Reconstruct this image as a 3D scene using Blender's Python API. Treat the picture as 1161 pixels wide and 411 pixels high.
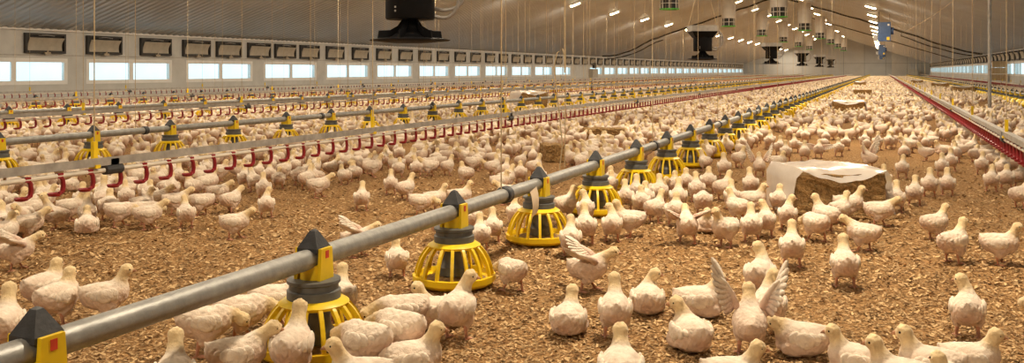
import bpy, bmesh, math, random
import numpy as np
from mathutils import Vector, Matrix

random.seed(7)
rng = np.random.default_rng(7)
scene = bpy.context.scene
C = scene.collection
for o in list(bpy.data.objects):
    bpy.data.objects.remove(o)

# ------------------------------------------------------------------ camera
F = 1031.0                     # focal length in pixels of the 1161 wide frame
HOR = 80.0                     # horizon row
HC = 0.92                      # camera height
TH = math.atan(419.5 / F)      # yaw to the left of the barn's long axis
CT, ST = math.cos(TH), math.sin(TH)
cd = bpy.data.cameras.new('camera')
cam = bpy.data.objects.new('camera', cd)
C.objects.link(cam)
cd.sensor_fit = 'HORIZONTAL'
cd.sensor_width = 36.0
cd.lens = F / 1161.0 * 36.0
cd.shift_y = -(205.5 - HOR) / 1161.0
cd.clip_start = 0.05
cd.clip_end = 600
cam.location = (0, 0, HC)
cam.rotation_euler = (math.pi / 2, 0, TH)
scene.camera = cam

# ------------------------------------------------------------------ world, exposure
vs = scene.view_settings
vs.view_transform = 'Standard'
vs.look = 'None'
vs.gamma = 1.0
vs.use_curve_mapping = False
vs.exposure = 0.0
w = bpy.data.worlds.new('daylight')
scene.world = w
w.use_nodes = True
bg = w.node_tree.nodes['Background']
bg.inputs['Color'].default_value = (0.82, 0.95, 1.0, 1)
bg.inputs['Strength'].default_value = 1.6
LAMP_W = 330.0
LAMP_COL = (1.0, 0.83, 0.61)


def ground(u, v):
    """floor point seen at a pixel of the photograph"""
    zc = F * HC / (v - HOR)
    xc = (u - 580.5) * zc / F
    return Vector((-ST * zc + CT * xc, CT * zc + ST * xc, 0.0))


def pix(p):
    zc = CT * p[1] - ST * p[0]
    xc = CT * p[0] + ST * p[1]
    return 580.5 + F * xc / zc, HOR + F * (HC - p[2]) / zc, zc


# ------------------------------------------------------------------ materials
MATS = {}


def mat(name, col, rough=0.6, metal=0.0, var=0.12, scale=8.0, bump=0.0, bscale=40.0, **kw):
    m = bpy.data.materials.new(name)
    m.use_nodes = True
    nt = m.node_tree
    b = nt.nodes['Principled BSDF']
    b.inputs['Roughness'].default_value = rough
    b.inputs['Metallic'].default_value = metal
    tc = nt.nodes.new('ShaderNodeTexCoord')
    n = nt.nodes.new('ShaderNodeTexNoise')
    n.inputs['Scale'].default_value = scale
    n.inputs['Detail'].default_value = 4
    nt.links.new(tc.outputs['Object'], n.inputs['Vector'])
    r = nt.nodes.new('ShaderNodeValToRGB')
    r.color_ramp.elements[0].position = 0.3
    r.color_ramp.elements[1].position = 0.7
    r.color_ramp.elements[0].color = tuple(c * (1 - var) for c in col) + (1,)
    r.color_ramp.elements[1].color = tuple(min(1, c * (1 + var)) for c in col) + (1,)
    nt.links.new(n.outputs['Fac'], r.inputs['Fac'])
    nt.links.new(r.outputs['Color'], b.inputs['Base Color'])
    if bump:
        n2 = nt.nodes.new('ShaderNodeTexNoise')
        n2.inputs['Scale'].default_value = bscale
        n2.inputs['Detail'].default_value = 5
        nt.links.new(tc.outputs['Object'], n2.inputs['Vector'])
        bp = nt.nodes.new('ShaderNodeBump')
        bp.inputs['Strength'].default_value = bump
        bp.inputs['Distance'].default_value = 0.02
        nt.links.new(n2.outputs['Fac'], bp.inputs['Height'])
        nt.links.new(bp.outputs['Normal'], b.inputs['Normal'])
    if 'spec' in kw:
        b.inputs['Specular IOR Level'].default_value = kw['spec']
    if 'emit' in kw:
        b.inputs['Emission Color'].default_value = kw['emit'] + (1,)
        b.inputs['Emission Strength'].default_value = kw['es']
    MATS[name] = m
    return m


mat('steel_pipe', (0.30, 0.30, 0.285), 0.45, 0.35, 0.18, 25, 0.1, 60)
mat('galvanised', (0.42, 0.40, 0.37), 0.5, 0.4, 0.22, 14, 0.1, 50)
mat('white_pipe', (0.72, 0.66, 0.56), 0.45, 0, 0.1, 10)
mat('yellow_plastic', (0.86, 0.60, 0.01), 0.4, 0, 0.08, 12)
mat('dark_plastic', (0.035, 0.037, 0.042), 0.5, 0, 0.25, 30, 0.1, 80)
mat('grey_plastic', (0.11, 0.115, 0.115), 0.45, 0, 0.2, 25)
mat('black_fan', (0.006, 0.006, 0.007), 0.6, 0, 0.2, 6, spec=0.15)
mat('fan_flange', (0.36, 0.34, 0.31), 0.5, 0.3, 0.15, 6)
mat('red_plastic', (0.27, 0.012, 0.018), 0.4, 0, 0.2, 30)
mat('red_sticker', (0.65, 0.06, 0.02), 0.5, 0, 0.1, 40)
mat('rope', (0.50, 0.40, 0.25), 0.85, 0, 0.2, 60)
mat('wall_panel', (0.56, 0.56, 0.54), 0.7, 0, 0.08, 3, 0.05, 20)
mat('end_panel', (0.46, 0.47, 0.46), 0.6, 0, 0.06, 1.0)
mat('window_frame', (0.80, 0.80, 0.78), 0.4, 0, 0.04, 6)
mat('inlet_frame', (0.035, 0.032, 0.03), 0.6, 0, 0.2, 12)
mat('inlet_flap', (0.42, 0.38, 0.31), 0.6, 0, 0.12, 6)
mat('inlet_clip', (0.40, 0.33, 0.24), 0.6, 0, 0.1, 20)
mat('chimney_white', (0.72, 0.69, 0.63), 0.5, 0, 0.06, 3)
mat('chimney_black', (0.03, 0.03, 0.032), 0.5, 0, 0.3, 6)
mat('chimney_green', (0.10, 0.55, 0.06), 0.45, 0, 0.1, 6)
mat('blue_paint', (0.03, 0.075, 0.19), 0.45, 0, 0.12, 5)
mat('cable_black', (0.03, 0.027, 0.025), 0.6, 0, 0.2, 10)
mat('hose_grey', (0.30, 0.28, 0.26), 0.5, 0.2, 0.1, 20)
mat('lamp_tube', (0.9, 0.85, 0.7), 0.4, 0, 0.02, 5, emit=(1.0, 0.80, 0.5), es=14.0)
mat('lamp_body', (0.7, 0.68, 0.62), 0.5, 0, 0.05, 5)
mat('hay', (0.36, 0.22, 0.085), 0.95, 0, 0.45, 45, 0.9, 90)
mat('cardboard', (0.42, 0.27, 0.13), 0.9, 0, 0.15, 10)
mat('paper', (0.72, 0.60, 0.44), 0.8, 0, 0.06, 20)
mat('box_grey', (0.45, 0.42, 0.36), 0.6, 0, 0.08, 6)
mat('eye_black', (0.012, 0.010, 0.009), 0.2, 0, 0.1, 30)

# ceiling sheet
m = mat('ceiling_sheet', (0.53, 0.57, 0.61), 0.38, 0.25, 0.07, 0.7)

# clear glazing
m = bpy.data.materials.new('glazing')
m.use_nodes = True
nt = m.node_tree
nt.nodes.clear()
out = nt.nodes.new('ShaderNodeOutputMaterial')
mx = nt.nodes.new('ShaderNodeMixShader')
tr = nt.nodes.new('ShaderNodeBsdfTransparent')
gl = nt.nodes.new('ShaderNodeBsdfGlossy')
gl.inputs['Roughness'].default_value = 0.05
no = nt.nodes.new('ShaderNodeTexNoise')
no.inputs['Scale'].default_value = 0.6
tc = nt.nodes.new('ShaderNodeTexCoord')
rp = nt.nodes.new('ShaderNodeValToRGB')
rp.color_ramp.elements[0].color = (0.78, 0.92, 0.93, 1)
rp.color_ramp.elements[1].color = (0.98, 0.99, 1.0, 1)
nt.links.new(tc.outputs['Object'], no.inputs['Vector'])
nt.links.new(no.outputs['Fac'], rp.inputs['Fac'])
nt.links.new(rp.outputs['Color'], tr.inputs['Color'])
mx.inputs[0].default_value = 0.05
nt.links.new(tr.outputs[0], mx.inputs[1])
nt.links.new(gl.outputs[0], mx.inputs[2])
nt.links.new(mx.outputs[0], out.inputs[0])
MATS['glazing'] = m

# thin plastic film
m = bpy.data.materials.new('plastic_film')
m.use_nodes = True
nt = m.node_tree
nt.nodes.clear()
out = nt.nodes.new('ShaderNodeOutputMaterial')
mx = nt.nodes.new('ShaderNodeMixShader')
tr = nt.nodes.new('ShaderNodeBsdfTransparent')
pb = nt.nodes.new('ShaderNodeBsdfPrincipled')
pb.inputs['Roughness'].default_value = 0.22
no = nt.nodes.new('ShaderNodeTexNoise')
no.inputs['Scale'].default_value = 9
no.inputs['Detail'].default_value = 5
tc = nt.nodes.new('ShaderNodeTexCoord')
rp = nt.nodes.new('ShaderNodeValToRGB')
rp.color_ramp.elements[0].color = (0.78, 0.70, 0.62, 1)
rp.color_ramp.elements[1].color = (0.92, 0.88, 0.83, 1)
nt.links.new(tc.outputs['Object'], no.inputs['Vector'])
nt.links.new(no.outputs['Fac'], rp.inputs['Fac'])
nt.links.new(rp.outputs['Color'], pb.inputs['Base Color'])
bp = nt.nodes.new('ShaderNodeBump')
bp.inputs['Strength'].default_value = 0.6
bp.inputs['Distance'].default_value = 0.01
nt.links.new(no.outputs['Fac'], bp.inputs['Height'])
nt.links.new(bp.outputs['Normal'], pb.inputs['Normal'])
mx.inputs[0].default_value = 0.6
nt.links.new(tr.outputs[0], mx.inputs[1])
nt.links.new(pb.outputs[0], mx.inputs[2])
nt.links.new(mx.outputs[0], out.inputs[0])
MATS['plastic_film'] = m

# litter: wood shavings trodden into a brown floor
m = bpy.data.materials.new('litter_floor')
m.use_nodes = True
nt = m.node_tree
b = nt.nodes['Principled BSDF']
b.inputs['Roughness'].default_value = 0.95
b.inputs['Specular IOR Level'].default_value = 0.15
tc = nt.nodes.new('ShaderNodeTexCoord')
vo = nt.nodes.new('ShaderNodeTexVoronoi')
vo.inputs['Scale'].default_value = 62
n1 = nt.nodes.new('ShaderNodeTexNoise')
n1.inputs['Scale'].default_value = 48
n1.inputs['Detail'].default_value = 6
n2 = nt.nodes.new('ShaderNodeTexNoise')
n2.inputs['Scale'].default_value = 1.3
n2.inputs['Detail'].default_value = 4
for n in (vo, n1, n2):
    nt.links.new(tc.outputs['Object'], n.inputs['Vector'])
r1 = nt.nodes.new('ShaderNodeValToRGB')
e = r1.color_ramp.elements
e[0].position, e[0].color = 0.25, (0.135, 0.068, 0.026, 1)
e[1].position, e[1].color = 0.8, (0.64, 0.42, 0.21, 1)
k = e.new(0.5)
k.color = (0.37, 0.215, 0.092, 1)
nt.links.new(n1.outputs['Fac'], r1.inputs['Fac'])
r2 = nt.nodes.new('ShaderNodeValToRGB')
r2.color_ramp.elements[0].color = (0.72, 0.70, 0.66, 1)
r2.color_ramp.elements[1].color = (1.25, 1.22, 1.16, 1)
nt.links.new(n2.outputs['Fac'], r2.inputs['Fac'])
mu = nt.nodes.new('ShaderNodeMix')
mu.data_type = 'RGBA'
mu.blend_type = 'MULTIPLY'
mu.inputs[0].default_value = 1.0
nt.links.new(r1.outputs['Color'], mu.inputs[6])
nt.links.new(r2.outputs['Color'], mu.inputs[7])
nt.links.new(mu.outputs[2], b.inputs['Base Color'])
ad = nt.nodes.new('ShaderNodeMath')
ad.operation = 'ADD'
nt.links.new(vo.outputs['Distance'], ad.inputs[0])
nt.links.new(n1.outputs['Fac'], ad.inputs[1])
bp = nt.nodes.new('ShaderNodeBump')
bp.inputs['Strength'].default_value = 0.9
bp.inputs['Distance'].default_value = 0.02
nt.links.new(ad.outputs[0], bp.inputs['Height'])
nt.links.new(bp.outputs['Normal'], b.inputs['Normal'])
MATS['litter_floor'] = m


def attr_mat(name, rough, bump, bscale, objvar):
    m = bpy.data.materials.new(name)
    m.use_nodes = True
    nt = m.node_tree
    b = nt.nodes['Principled BSDF']
    b.inputs['Roughness'].default_value = rough
    b.inputs['Specular IOR Level'].default_value = 0.2
    b.inputs['Sheen Weight'].default_value = 0.25 if objvar else 0.0
    at = nt.nodes.new('ShaderNodeAttribute')
    at.attribute_name = 'col'
    col = at.outputs['Color']
    tc = nt.nodes.new('ShaderNodeTexCoord')
    if objvar:
        n = nt.nodes.new('ShaderNodeTexNoise')
        n.inputs['Scale'].default_value = 32
        n.inputs['Detail'].default_value = 3
        nt.links.new(tc.outputs['Object'], n.inputs['Vector'])
        r = nt.nodes.new('ShaderNodeValToRGB')
        r.color_ramp.elements[0].position = 0.3
        r.color_ramp.elements[1].position = 0.7
        r.color_ramp.elements[0].color = (0.84, 0.79, 0.75, 1)
        r.color_ramp.elements[1].color = (1.04, 1.04, 1.04, 1)
        nt.links.new(n.outputs['Fac'], r.inputs['Fac'])
        mu = nt.nodes.new('ShaderNodeMix')
        mu.data_type = 'RGBA'
        mu.blend_type = 'MULTIPLY'
        mu.inputs[0].default_value = 1.0
        nt.links.new(col, mu.inputs[6])
        nt.links.new(r.outputs['Color'], mu.inputs[7])
        col = mu.outputs[2]
    nt.links.new(col, b.inputs['Base Color'])
    n2 = nt.nodes.new('ShaderNodeTexNoise')
    n2.inputs['Scale'].default_value = bscale
    n2.inputs['Detail'].default_value = 4
    nt.links.new(tc.outputs['Object'], n2.inputs['Vector'])
    bp = nt.nodes.new('ShaderNodeBump')
    bp.inputs['Strength'].default_value = bump
    bp.inputs['Distance'].default_value = 0.006
    nt.links.new(n2.outputs['Fac'], bp.inputs['Height'])
    nt.links.new(bp.outputs['Normal'], b.inputs['Normal'])
    MATS[name] = m
    return m


attr_mat('plumage', 0.95, 1.0, 70, True)
attr_mat('shavings', 0.95, 0.2, 200, False)


# ------------------------------------------------------------------ mesh helpers
class MB:
    def __init__(self):
        self.v, self.f, self.m = [], [], []
        self.mats = []

    def mi(self, name):
        if name not in self.mats:
            self.mats.append(name)
        return self.mats.index(name)

    def add(self, vs_, fs, mt):
        o = len(self.v)
        self.v += [tuple(p) for p in vs_]
        k = self.mi(mt)
        for f in fs:
            self.f.append(tuple(i + o for i in f))
            self.m.append(k)

    def box(self, a, b, mt):
        (x0, y0, z0), (x1, y1, z1) = a, b
        vs_ = [(x0, y0, z0), (x1, y0, z0), (x1, y1, z0), (x0, y1, z0),
               (x0, y0, z1), (x1, y0, z1), (x1, y1, z1), (x0, y1, z1)]
        self.add(vs_, [(0, 3, 2, 1), (4, 5, 6, 7), (0, 1, 5, 4), (1, 2, 6, 5), (2, 3, 7, 6), (3, 0, 4, 7)], mt)

    def lathe(self, prof, mt, n=20, c=(0, 0, 0), close=True):
        """prof: (r, z) list from bottom to top"""
        vs_ = []
        for r, z in prof:
            for i in range(n):
                a = 2 * math.pi * i / n
                vs_.append((c[0] + r * math.cos(a), c[1] + r * math.sin(a), c[2] + z))
        fs = []
        for j in range(len(prof) - 1):
            for i in range(n):
                i2 = (i + 1) % n
                fs.append((j * n + i, j * n + i2, (j + 1) * n + i2, (j + 1) * n + i))
        if close:
            fs.append(tuple(reversed(range(n))))
            fs.append(tuple((len(prof) - 1) * n + i for i in range(n)))
        self.add(vs_, fs, mt)

    def tube(self, pts, r, mt, n=8, cap=True):
        pts = [Vector(p) for p in pts]
        rs = r if isinstance(r, (list, tuple)) else [r] * len(pts)
        vs_, fs = [], []
        up = None
        for i, p in enumerate(pts):
            if i == 0:
                t = pts[1] - pts[0]
            elif i == len(pts) - 1:
                t = pts[-1] - pts[-2]
            else:
                t = (pts[i + 1] - pts[i - 1])
            t.normalize()
            if up is None:
                up = Vector((0, 0, 1)) if abs(t.z) < 0.9 else Vector((1, 0, 0))
            a = t.cross(up)
            a.normalize()
            bb = a.cross(t)
            up = bb
            for k_ in range(n):
                an = 2 * math.pi * k_ / n
                vs_.append(p + (a * math.cos(an) + bb * math.sin(an)) * rs[i])
        for i in range(len(pts) - 1):
            for k_ in range(n):
                k2 = (k_ + 1) % n
                fs.append((i * n + k_, i * n + k2, (i + 1) * n + k2, (i + 1) * n + k_))
        if cap:
            fs.append(tuple(reversed(range(n))))
            fs.append(tuple((len(pts) - 1) * n + i for i in range(n)))
        self.add(vs_, fs, mt)

    def mesh(self, name, smooth=False):
        me = bpy.data.meshes.new(name)
        me.from_pydata(self.v, [], self.f)
        for mn in self.mats:
            me.materials.append(MATS[mn])
        me.polygons.foreach_set('material_index', self.m)
        if smooth:
            me.polygons.foreach_set('use_smooth', [True] * len(self.f))
            try:
                me.set_sharp_from_angle(angle=math.radians(40))
            except Exception:
                pass
        me.update()
        return me


def link(name, me, parent=None, loc=None, rz=None):
    o = bpy.data.objects.new(name, me)
    C.objects.link(o)
    if parent is not None:
        o.parent = parent
    if loc is not None:
        o.location = loc
    if rz is not None:
        o.rotation_euler = (0, 0, rz)
    return o


def empty(name, loc=(0, 0, 0), rz=0):
    return link(name, None, None, loc, rz)


def tag(o, label, cat, group=None, kind=None):
    o['label'] = label
    if cat:
        o['category'] = cat
    if group:
        o['group'] = group
    if kind:
        o['kind'] = kind
    return o


def struct(o, label=None):
    o['kind'] = 'structure'
    if label:
        o['label'] = label
    return o


def np_mesh(name, v, f, col=None, mt=None, smooth=False):
    """v (n,3), f (m,3) arrays"""
    me = bpy.data.meshes.new(name)
    me.vertices.add(len(v))
    me.vertices.foreach_set('co', np.ascontiguousarray(v, dtype=np.float32).ravel())
    me.loops.add(f.size)
    me.loops.foreach_set('vertex_index', np.ascontiguousarray(f, dtype=np.int32).ravel())
    me.polygons.add(len(f))
    k_ = f.shape[1]
    me.polygons.foreach_set('loop_start', np.arange(len(f), dtype=np.int32) * k_)
    if smooth:
        me.polygons.foreach_set('use_smooth', np.ones(len(f), dtype=bool))
    if col is not None:
        a = me.color_attributes.new('col', 'FLOAT_COLOR', 'POINT')
        c4 = np.ones((len(v), 4), dtype=np.float32)
        c4[:, :3] = col
        a.data.foreach_set('color', c4.ravel())
    if mt:
        me.materials.append(MATS[mt])
    me.update(calc_edges=True)
    me.validate()
    return me


ONES = ['', 'first', 'second', 'third', 'fourth', 'fifth', 'sixth', 'seventh', 'eighth', 'ninth', 'tenth', 'eleventh',
        'twelfth', 'thirteenth', 'fourteenth', 'fifteenth', 'sixteenth', 'seventeenth', 'eighteenth', 'nineteenth']
TENS = ['', '', 'twenty', 'thirty', 'forty', 'fifty', 'sixty', 'seventy', 'eighty', 'ninety']


def ordw(n):
    if n < 20:
        return ONES[n]
    if n % 10 == 0:
        return TENS[n // 10][:-1] + 'ieth'
    return TENS[n // 10] + '-' + ONES[n % 10]


# ------------------------------------------------------------------ the barn
XL, XR = -20.4, 6.5
XM = (XL + XR) / 2
Y0, Y1 = -9.0, 148.0
EAVE = 2.02
SL = 0.325
RIDGE = EAVE + (XR - XM) * SL


def ceil_z(x):
    return EAVE + (XR - x if x > XM else x - XL) * SL


mb = MB()
mb.add([(XL, Y0, 0), (XR, Y0, 0), (XR, Y1, 0), (XL, Y1, 0)], [(0, 1, 2, 3)], 'litter_floor')
FLOOR = struct(link('floor', mb.mesh('floor')), 'brown floor of trodden wood shavings')

# profiled steel ceiling, trapezoid ribs running from eave to ridge
ys, zs = [], []
y = Y0
while y < Y1:
    ys += [y, y + 0.10, y + 0.135, y + 0.215]
    zs += [0, 0, -0.035, -0.035]
    y += 0.25
ny = len(ys)
vv = []
for xx, zb in ((XL, EAVE), (XM, RIDGE), (XR, EAVE)):
    for a, z_ in zip(ys, zs):
        vv.append((xx, a, zb + z_))
ff = []
for j in range(2):
    for i in range(ny - 1):
        ff.append((j * ny + i, (j + 1) * ny + i, (j + 1) * ny + i + 1, j * ny + i + 1))
mb = MB()
mb.add(vv, ff, 'ceiling_sheet')
mb.box((XL - 0.3, Y0, RIDGE + 0.1), (XR + 0.3, Y1, RIDGE + 0.2), 'ceiling_sheet')
struct(link('ceiling', mb.mesh('ceiling')), 'ribbed steel ceiling pitched up to the ridge')

# window positions along the walls
WP = 3.90
WW = 3.27
winL = [18.87 + WP * k_ for k_ in range(-7, 33)]
winL = [y for y in winL if y + WW < Y1 - 0.3 and not (61.0 < y < 64.5)]
ZL0, ZL1 = 0.555, 1.245


def wall_mesh(x, t, wins, z0, z1, ztop, side, WW=3.27):
    mb = MB()
    a, b = (x - t, x) if side < 0 else (x, x + t)
    mb.box((a, Y0, 0), (b, Y1, z0), 'wall_panel')
    mb.box((a, Y0, z1), (b, Y1, ztop), 'wall_panel')
    p = Y0
    for y in wins:
        if y > p:
            mb.box((a, p, z0), (b, y, z1), 'wall_panel')
        p = y + WW
    mb.box((a, p, z0), (b, Y1, z1), 'wall_panel')
    return mb.mesh('wall')


wall_left = struct(link('wall_left', wall_mesh(XL, 0.2, winL, ZL0, ZL1, EAVE, -1)), 'pale grey long side wall')
ZR0, ZR1 = 0.64, 1.40
WR = 3.74
winR = [8.0 + WP * k_ for k_ in range(36)]
winR = [y for y in winR if y + WR < Y1 - 0.3]
wall_right = struct(link('wall_right', wall_mesh(XR, 0.2, winR, ZR0, ZR1, EAVE, 1, WR)), 'pale long side wall at the far right')


def window_parts(WW, H):
    fr = MB()
    fw = 0.075
    for (a, b) in (((-.08, 0, 0), (.010, WW, fw)), ((-.08, 0, H - fw), (.010, WW, H)),
                   ((-.08, 0, fw), (.010, fw, H - fw)), ((-.08, WW - fw, fw), (.010, WW, H - fw)),
                   ((-.08, WW / 2 - .04, fw), (.006, WW / 2 + .04, H - fw))):
        fr.box(a, b, 'window_frame')
    sash = MB()
    pw = WW / 2 - .04 - fw
    for (a, b) in (((-.05, 0, 0), (.002, pw, .03)), ((-.05, 0, H - 2 * fw - .03), (.002, pw, H - 2 * fw)),
                   ((-.05, 0, .03), (.002, .03, H - 2 * fw - .03)), ((-.05, pw - .03, .03), (.002, pw, H - 2 * fw - .03))):
        sash.box(a, b, 'window_frame')
    pn = MB()
    pn.box((-.012, .03, .03), (-.006, pw - .03, H - 2 * fw - .03), 'glazing')
    return fr.mesh('window_frame'), sash.mesh('sash'), pn.mesh('pane'), fw, pw


WINL = window_parts(WW, ZL1 - ZL0)
WINR = window_parts(WR, ZR1 - ZR0)
nwin = 0


def add_window(x, y, z, mirror):
    global nwin
    nwin += 1
    wf, wsash, wpane, fw, pw = WINR if mirror else WINL
    o = link('window_%d' % nwin, wf)
    o.location = (x, y + (WR if mirror else 0), z)
    o.rotation_euler = (0, 0, math.pi if mirror else 0)
    struct(o, 'long white-framed window with two panes of bright daylight')
    for yy in (fw, (WR if mirror else WW) / 2 + .04):
        s = link('sash', wsash, o, (0, yy, fw))
        link('pane', wpane, s)


for y in winL:
    if y > 7:
        add_window(XL, y, ZL0, False)
for y in winR:
    add_window(XR, y, ZR0, True)

# joint strip between inlets and windows, top trim
for nm, x, s in (('trim_1', XL, 1), ('trim_2', XR, -1)):
    mb = MB()
    zj = 1.315 if s > 0 else 1.42
    mb.box((min(x, x + s * .02), Y0, zj), (max(x, x + s * .02), Y1, zj + .025), 'galvanised')
    mb.box((min(x, x + s * .06), Y0, EAVE - .05), (max(x, x + s * .06), Y1, EAVE + .01), 'window_frame')
    struct(link(nm, mb.mesh(nm)), 'thin metal joint strip and pale eave moulding')

# end wall with panels
mb = MB()
mb.add([(XL, Y1, 0), (XR, Y1, 0), (XR, Y1, EAVE), (XM, Y1, RIDGE), (XL, Y1, EAVE),
        (XL, Y1 + .2, 0), (XR, Y1 + .2, 0), (XR, Y1 + .2, EAVE), (XM, Y1 + .2, RIDGE), (XL, Y1 + .2, EAVE)],
       [(0, 1, 2, 3, 4), (5, 9, 8, 7, 6)], 'grey_plastic')
wall_end = struct(link('wall_end', mb.mesh('wall_end')), 'pale panelled gable wall at the far end')
nx = 9
pwid = (XR - XL) / nx
for i in range(nx):
    a, b = XL + i * pwid + .02, XL + (i + 1) * pwid - .02
    for (z0, z1) in ((0.02, 2.0), (2.04, None)):
        mb = MB()
        if z1 is None:
            za, zb = ceil_z(a) - .03, ceil_z(b) - .03
            pts = [(a, z0), (b, z0), (b, zb)]
            if a < XM < b:
                pts.append((XM, RIDGE - .03))
            pts.append((a, za))
        else:
            pts = [(a, z0), (b, z0), (b, z1), (a, z1)]
        n = len(pts)
        vv = [(p[0], Y1 - .04, p[1]) for p in pts] + [(p[0], Y1, p[1]) for p in pts]
        ff = [tuple(range(n))] + [(k_, k_ + n, (k_ + 1) % n + n, (k_ + 1) % n) for k_ in range(n)]
        mb.add(vv, ff, 'end_panel')
        link('panel', mb.mesh('panel'), wall_end)
# wall behind the camera
mb = MB()
mb.add([(XL, Y0, 0), (XR, Y0, 0), (XR, Y0, EAVE), (XM, Y0, RIDGE), (XL, Y0, EAVE)], [(4, 3, 2, 1, 0)], 'end_panel')
struct(link('wall_front', mb.mesh('wall_front')), 'gable wall behind the viewer')


# ------------------------------------------------------------------ air inlets
def inlet_meshes():
    Wd, Hh, t = 1.24, 0.52, .055
    fr = MB()
    for a, b in (((0, 0, 0), (.09, Wd, t)), ((0, 0, Hh - t), (.09, Wd, Hh)), ((0, 0, t), (.09, t, Hh - t)),
                 ((0, Wd - t, t), (.09, Wd, Hh - t))):
        fr.box(a, b, 'inlet_frame')
    bk = MB()
    bk.box((0.002, t, t), (.012, Wd - t, Hh - t), 'inlet_frame')
    fl = MB()
    # curved flap hinged at the bottom, open at the top
    n = 7
    vv, ff = [], []
    for i in range(n):
        s = i / (n - 1)
        z = .07 + s * .33
        x = .05 + .10 * s * s
        for yy in (t + .015, Wd - t - .05 - .03 * math.sin(s * math.pi)):
            vv += [(x, yy, z), (x + .014, yy, z)]
    for i in range(n - 1):
        k_ = i * 4
        ff += [(k_ + 1, k_ + 3, k_ + 7, k_ + 5), (k_, k_ + 4, k_ + 6, k_ + 2), (k_, k_ + 1, k_ + 5, k_ + 4), (k_ + 2, k_ + 6, k_ + 7, k_ + 3)]
    ff += [(0, 2, 3, 1), (4 * n - 4, 4 * n - 3, 4 * n - 1, 4 * n - 2)]
    fl.add(vv, ff, 'inlet_flap')
    cl = MB()
    cl.box((.09, Wd / 2 - .07, -.03), (.13, Wd / 2 + .10, .03), 'inlet_clip')
    cl.box((.09, Wd / 2 + .0, .02), (.12, Wd / 2 + .04, .08), 'inlet_clip')
    arm = MB()
    arm.tube([(.07, Wd / 2 - .22, .46), (.10, Wd / 2, .475), (.13, Wd / 2 + .22, .455)], .012, 'galvanised', 6)
    return [('frame', fr.mesh('frame')), ('back_panel', bk.mesh('back_panel')), ('flap', fl.mesh('flap', True)),
            ('clip', cl.mesh('clip')), ('linkage_arm', arm.mesh('linkage_arm'))]


IM = inlet_meshes()
KL = F * 20.4 / (CT * CT)
inl = [KL * s - 20.4 * math.tan(TH) for s in
       (.0010526, .0011325, .0012129, .0012850, .0013486, .001414, .001476, .0015385, .0016103, .0016883, .001768,
        .0018484, .0019268, .002006, .0020877)]
while inl[-1] + 1.95 < Y1 - 1.5:
    inl.append(inl[-1] + 1.95)
for i, y in enumerate(inl):
    r = empty('air_inlet', (XL, y - .62, 1.375))
    if i < 22:
        lb = 'dark framed air inlet with tilted grey flap, %s from the left' % ordw(i + 1)
    else:
        lb = 'small far air inlet above the receding left wall windows'
    tag(r, lb, 'air inlet', 'air inlets along the left wall')
    for nm, me in (IM if i < 45 else IM[:3]):
        link(nm, me, r)
inr = [10 + 1.95 * k_ for k_ in range(70)]
for i, y in enumerate(inr):
    r = empty('air_inlet', (XR, y + .62, 1.46), math.pi)
    tag(r, 'dark air inlet flap above the windows of the right wall', 'air inlet', 'air inlets along the right wall')
    for nm, me in IM[:3]:
        link(nm, me, r)


# ------------------------------------------------------------------ ceiling lamps
def lamp_meshes():
    b = MB()
    b.box((-.29, -.05, -.03), (.29, .05, .03), 'lamp_body')
    t = MB()
    t.tube([(-.25, 0, -.06), (.25, 0, -.06)], .035, 'lamp_tube', 8)
    e1 = MB()
    e1.box((-.30, -.045, -.1), (-.24, .045, -.03), 'lamp_body')
    e1.box((.24, -.045, -.1), (.30, .045, -.03), 'lamp_body')
    return b.mesh('housing'), t.mesh('tube', True), e1.mesh('end_caps')


LM = lamp_meshes()
lrows = [(-.55, 50.0, 7.6, 1.0, 'beside the blue heaters'), (-13.6, 48.4, 6.9, 1.0, 'on the left slope of the ceiling'),
         (-9.0, F * 9.0 / CT ** 2 * .00415 - 9.0 * math.tan(TH) + 4.3, 8.65, .5, 'beside the left row of white ventilation chimneys'),
         (-5.0, F * 5.0 / CT ** 2 * .00855 - 5.0 * math.tan(TH) + 4.3, 8.65, .5, 'beside the right row of white ventilation chimneys')]
for x, ys_, sp, pw_, wh in lrows:
    k0 = int((ys_ - (-6)) // sp)
    y = ys_ - k0 * sp
    while y < Y1 - 1:
        sgn = 1 if x > XM else -1
        r = empty('ceiling_lamp', (x, y, ceil_z(x) - .10))
        tag(r, 'glowing tube lamp under the ceiling ' + wh, 'lamp', 'tube lamps ' + wh)
        for nm, me in zip(('housing', 'tube', 'end_caps'), LM):
            o = link(nm, me, r)
            o.rotation_euler = (0, math.atan(SL) * sgn, 0)
        ld = bpy.data.lights.new('lamp_light', 'AREA')
        ld.shape = 'RECTANGLE'
        ld.size = .5
        ld.size_y = .12
        ld.energy = LAMP_W * pw_
        ld.color = LAMP_COL
        lo = bpy.data.objects.new('lamp_light', ld)
        C.objects.link(lo)
        lo.parent = r
        lo.location = (0, 0, -.11)
        y += sp


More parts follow.
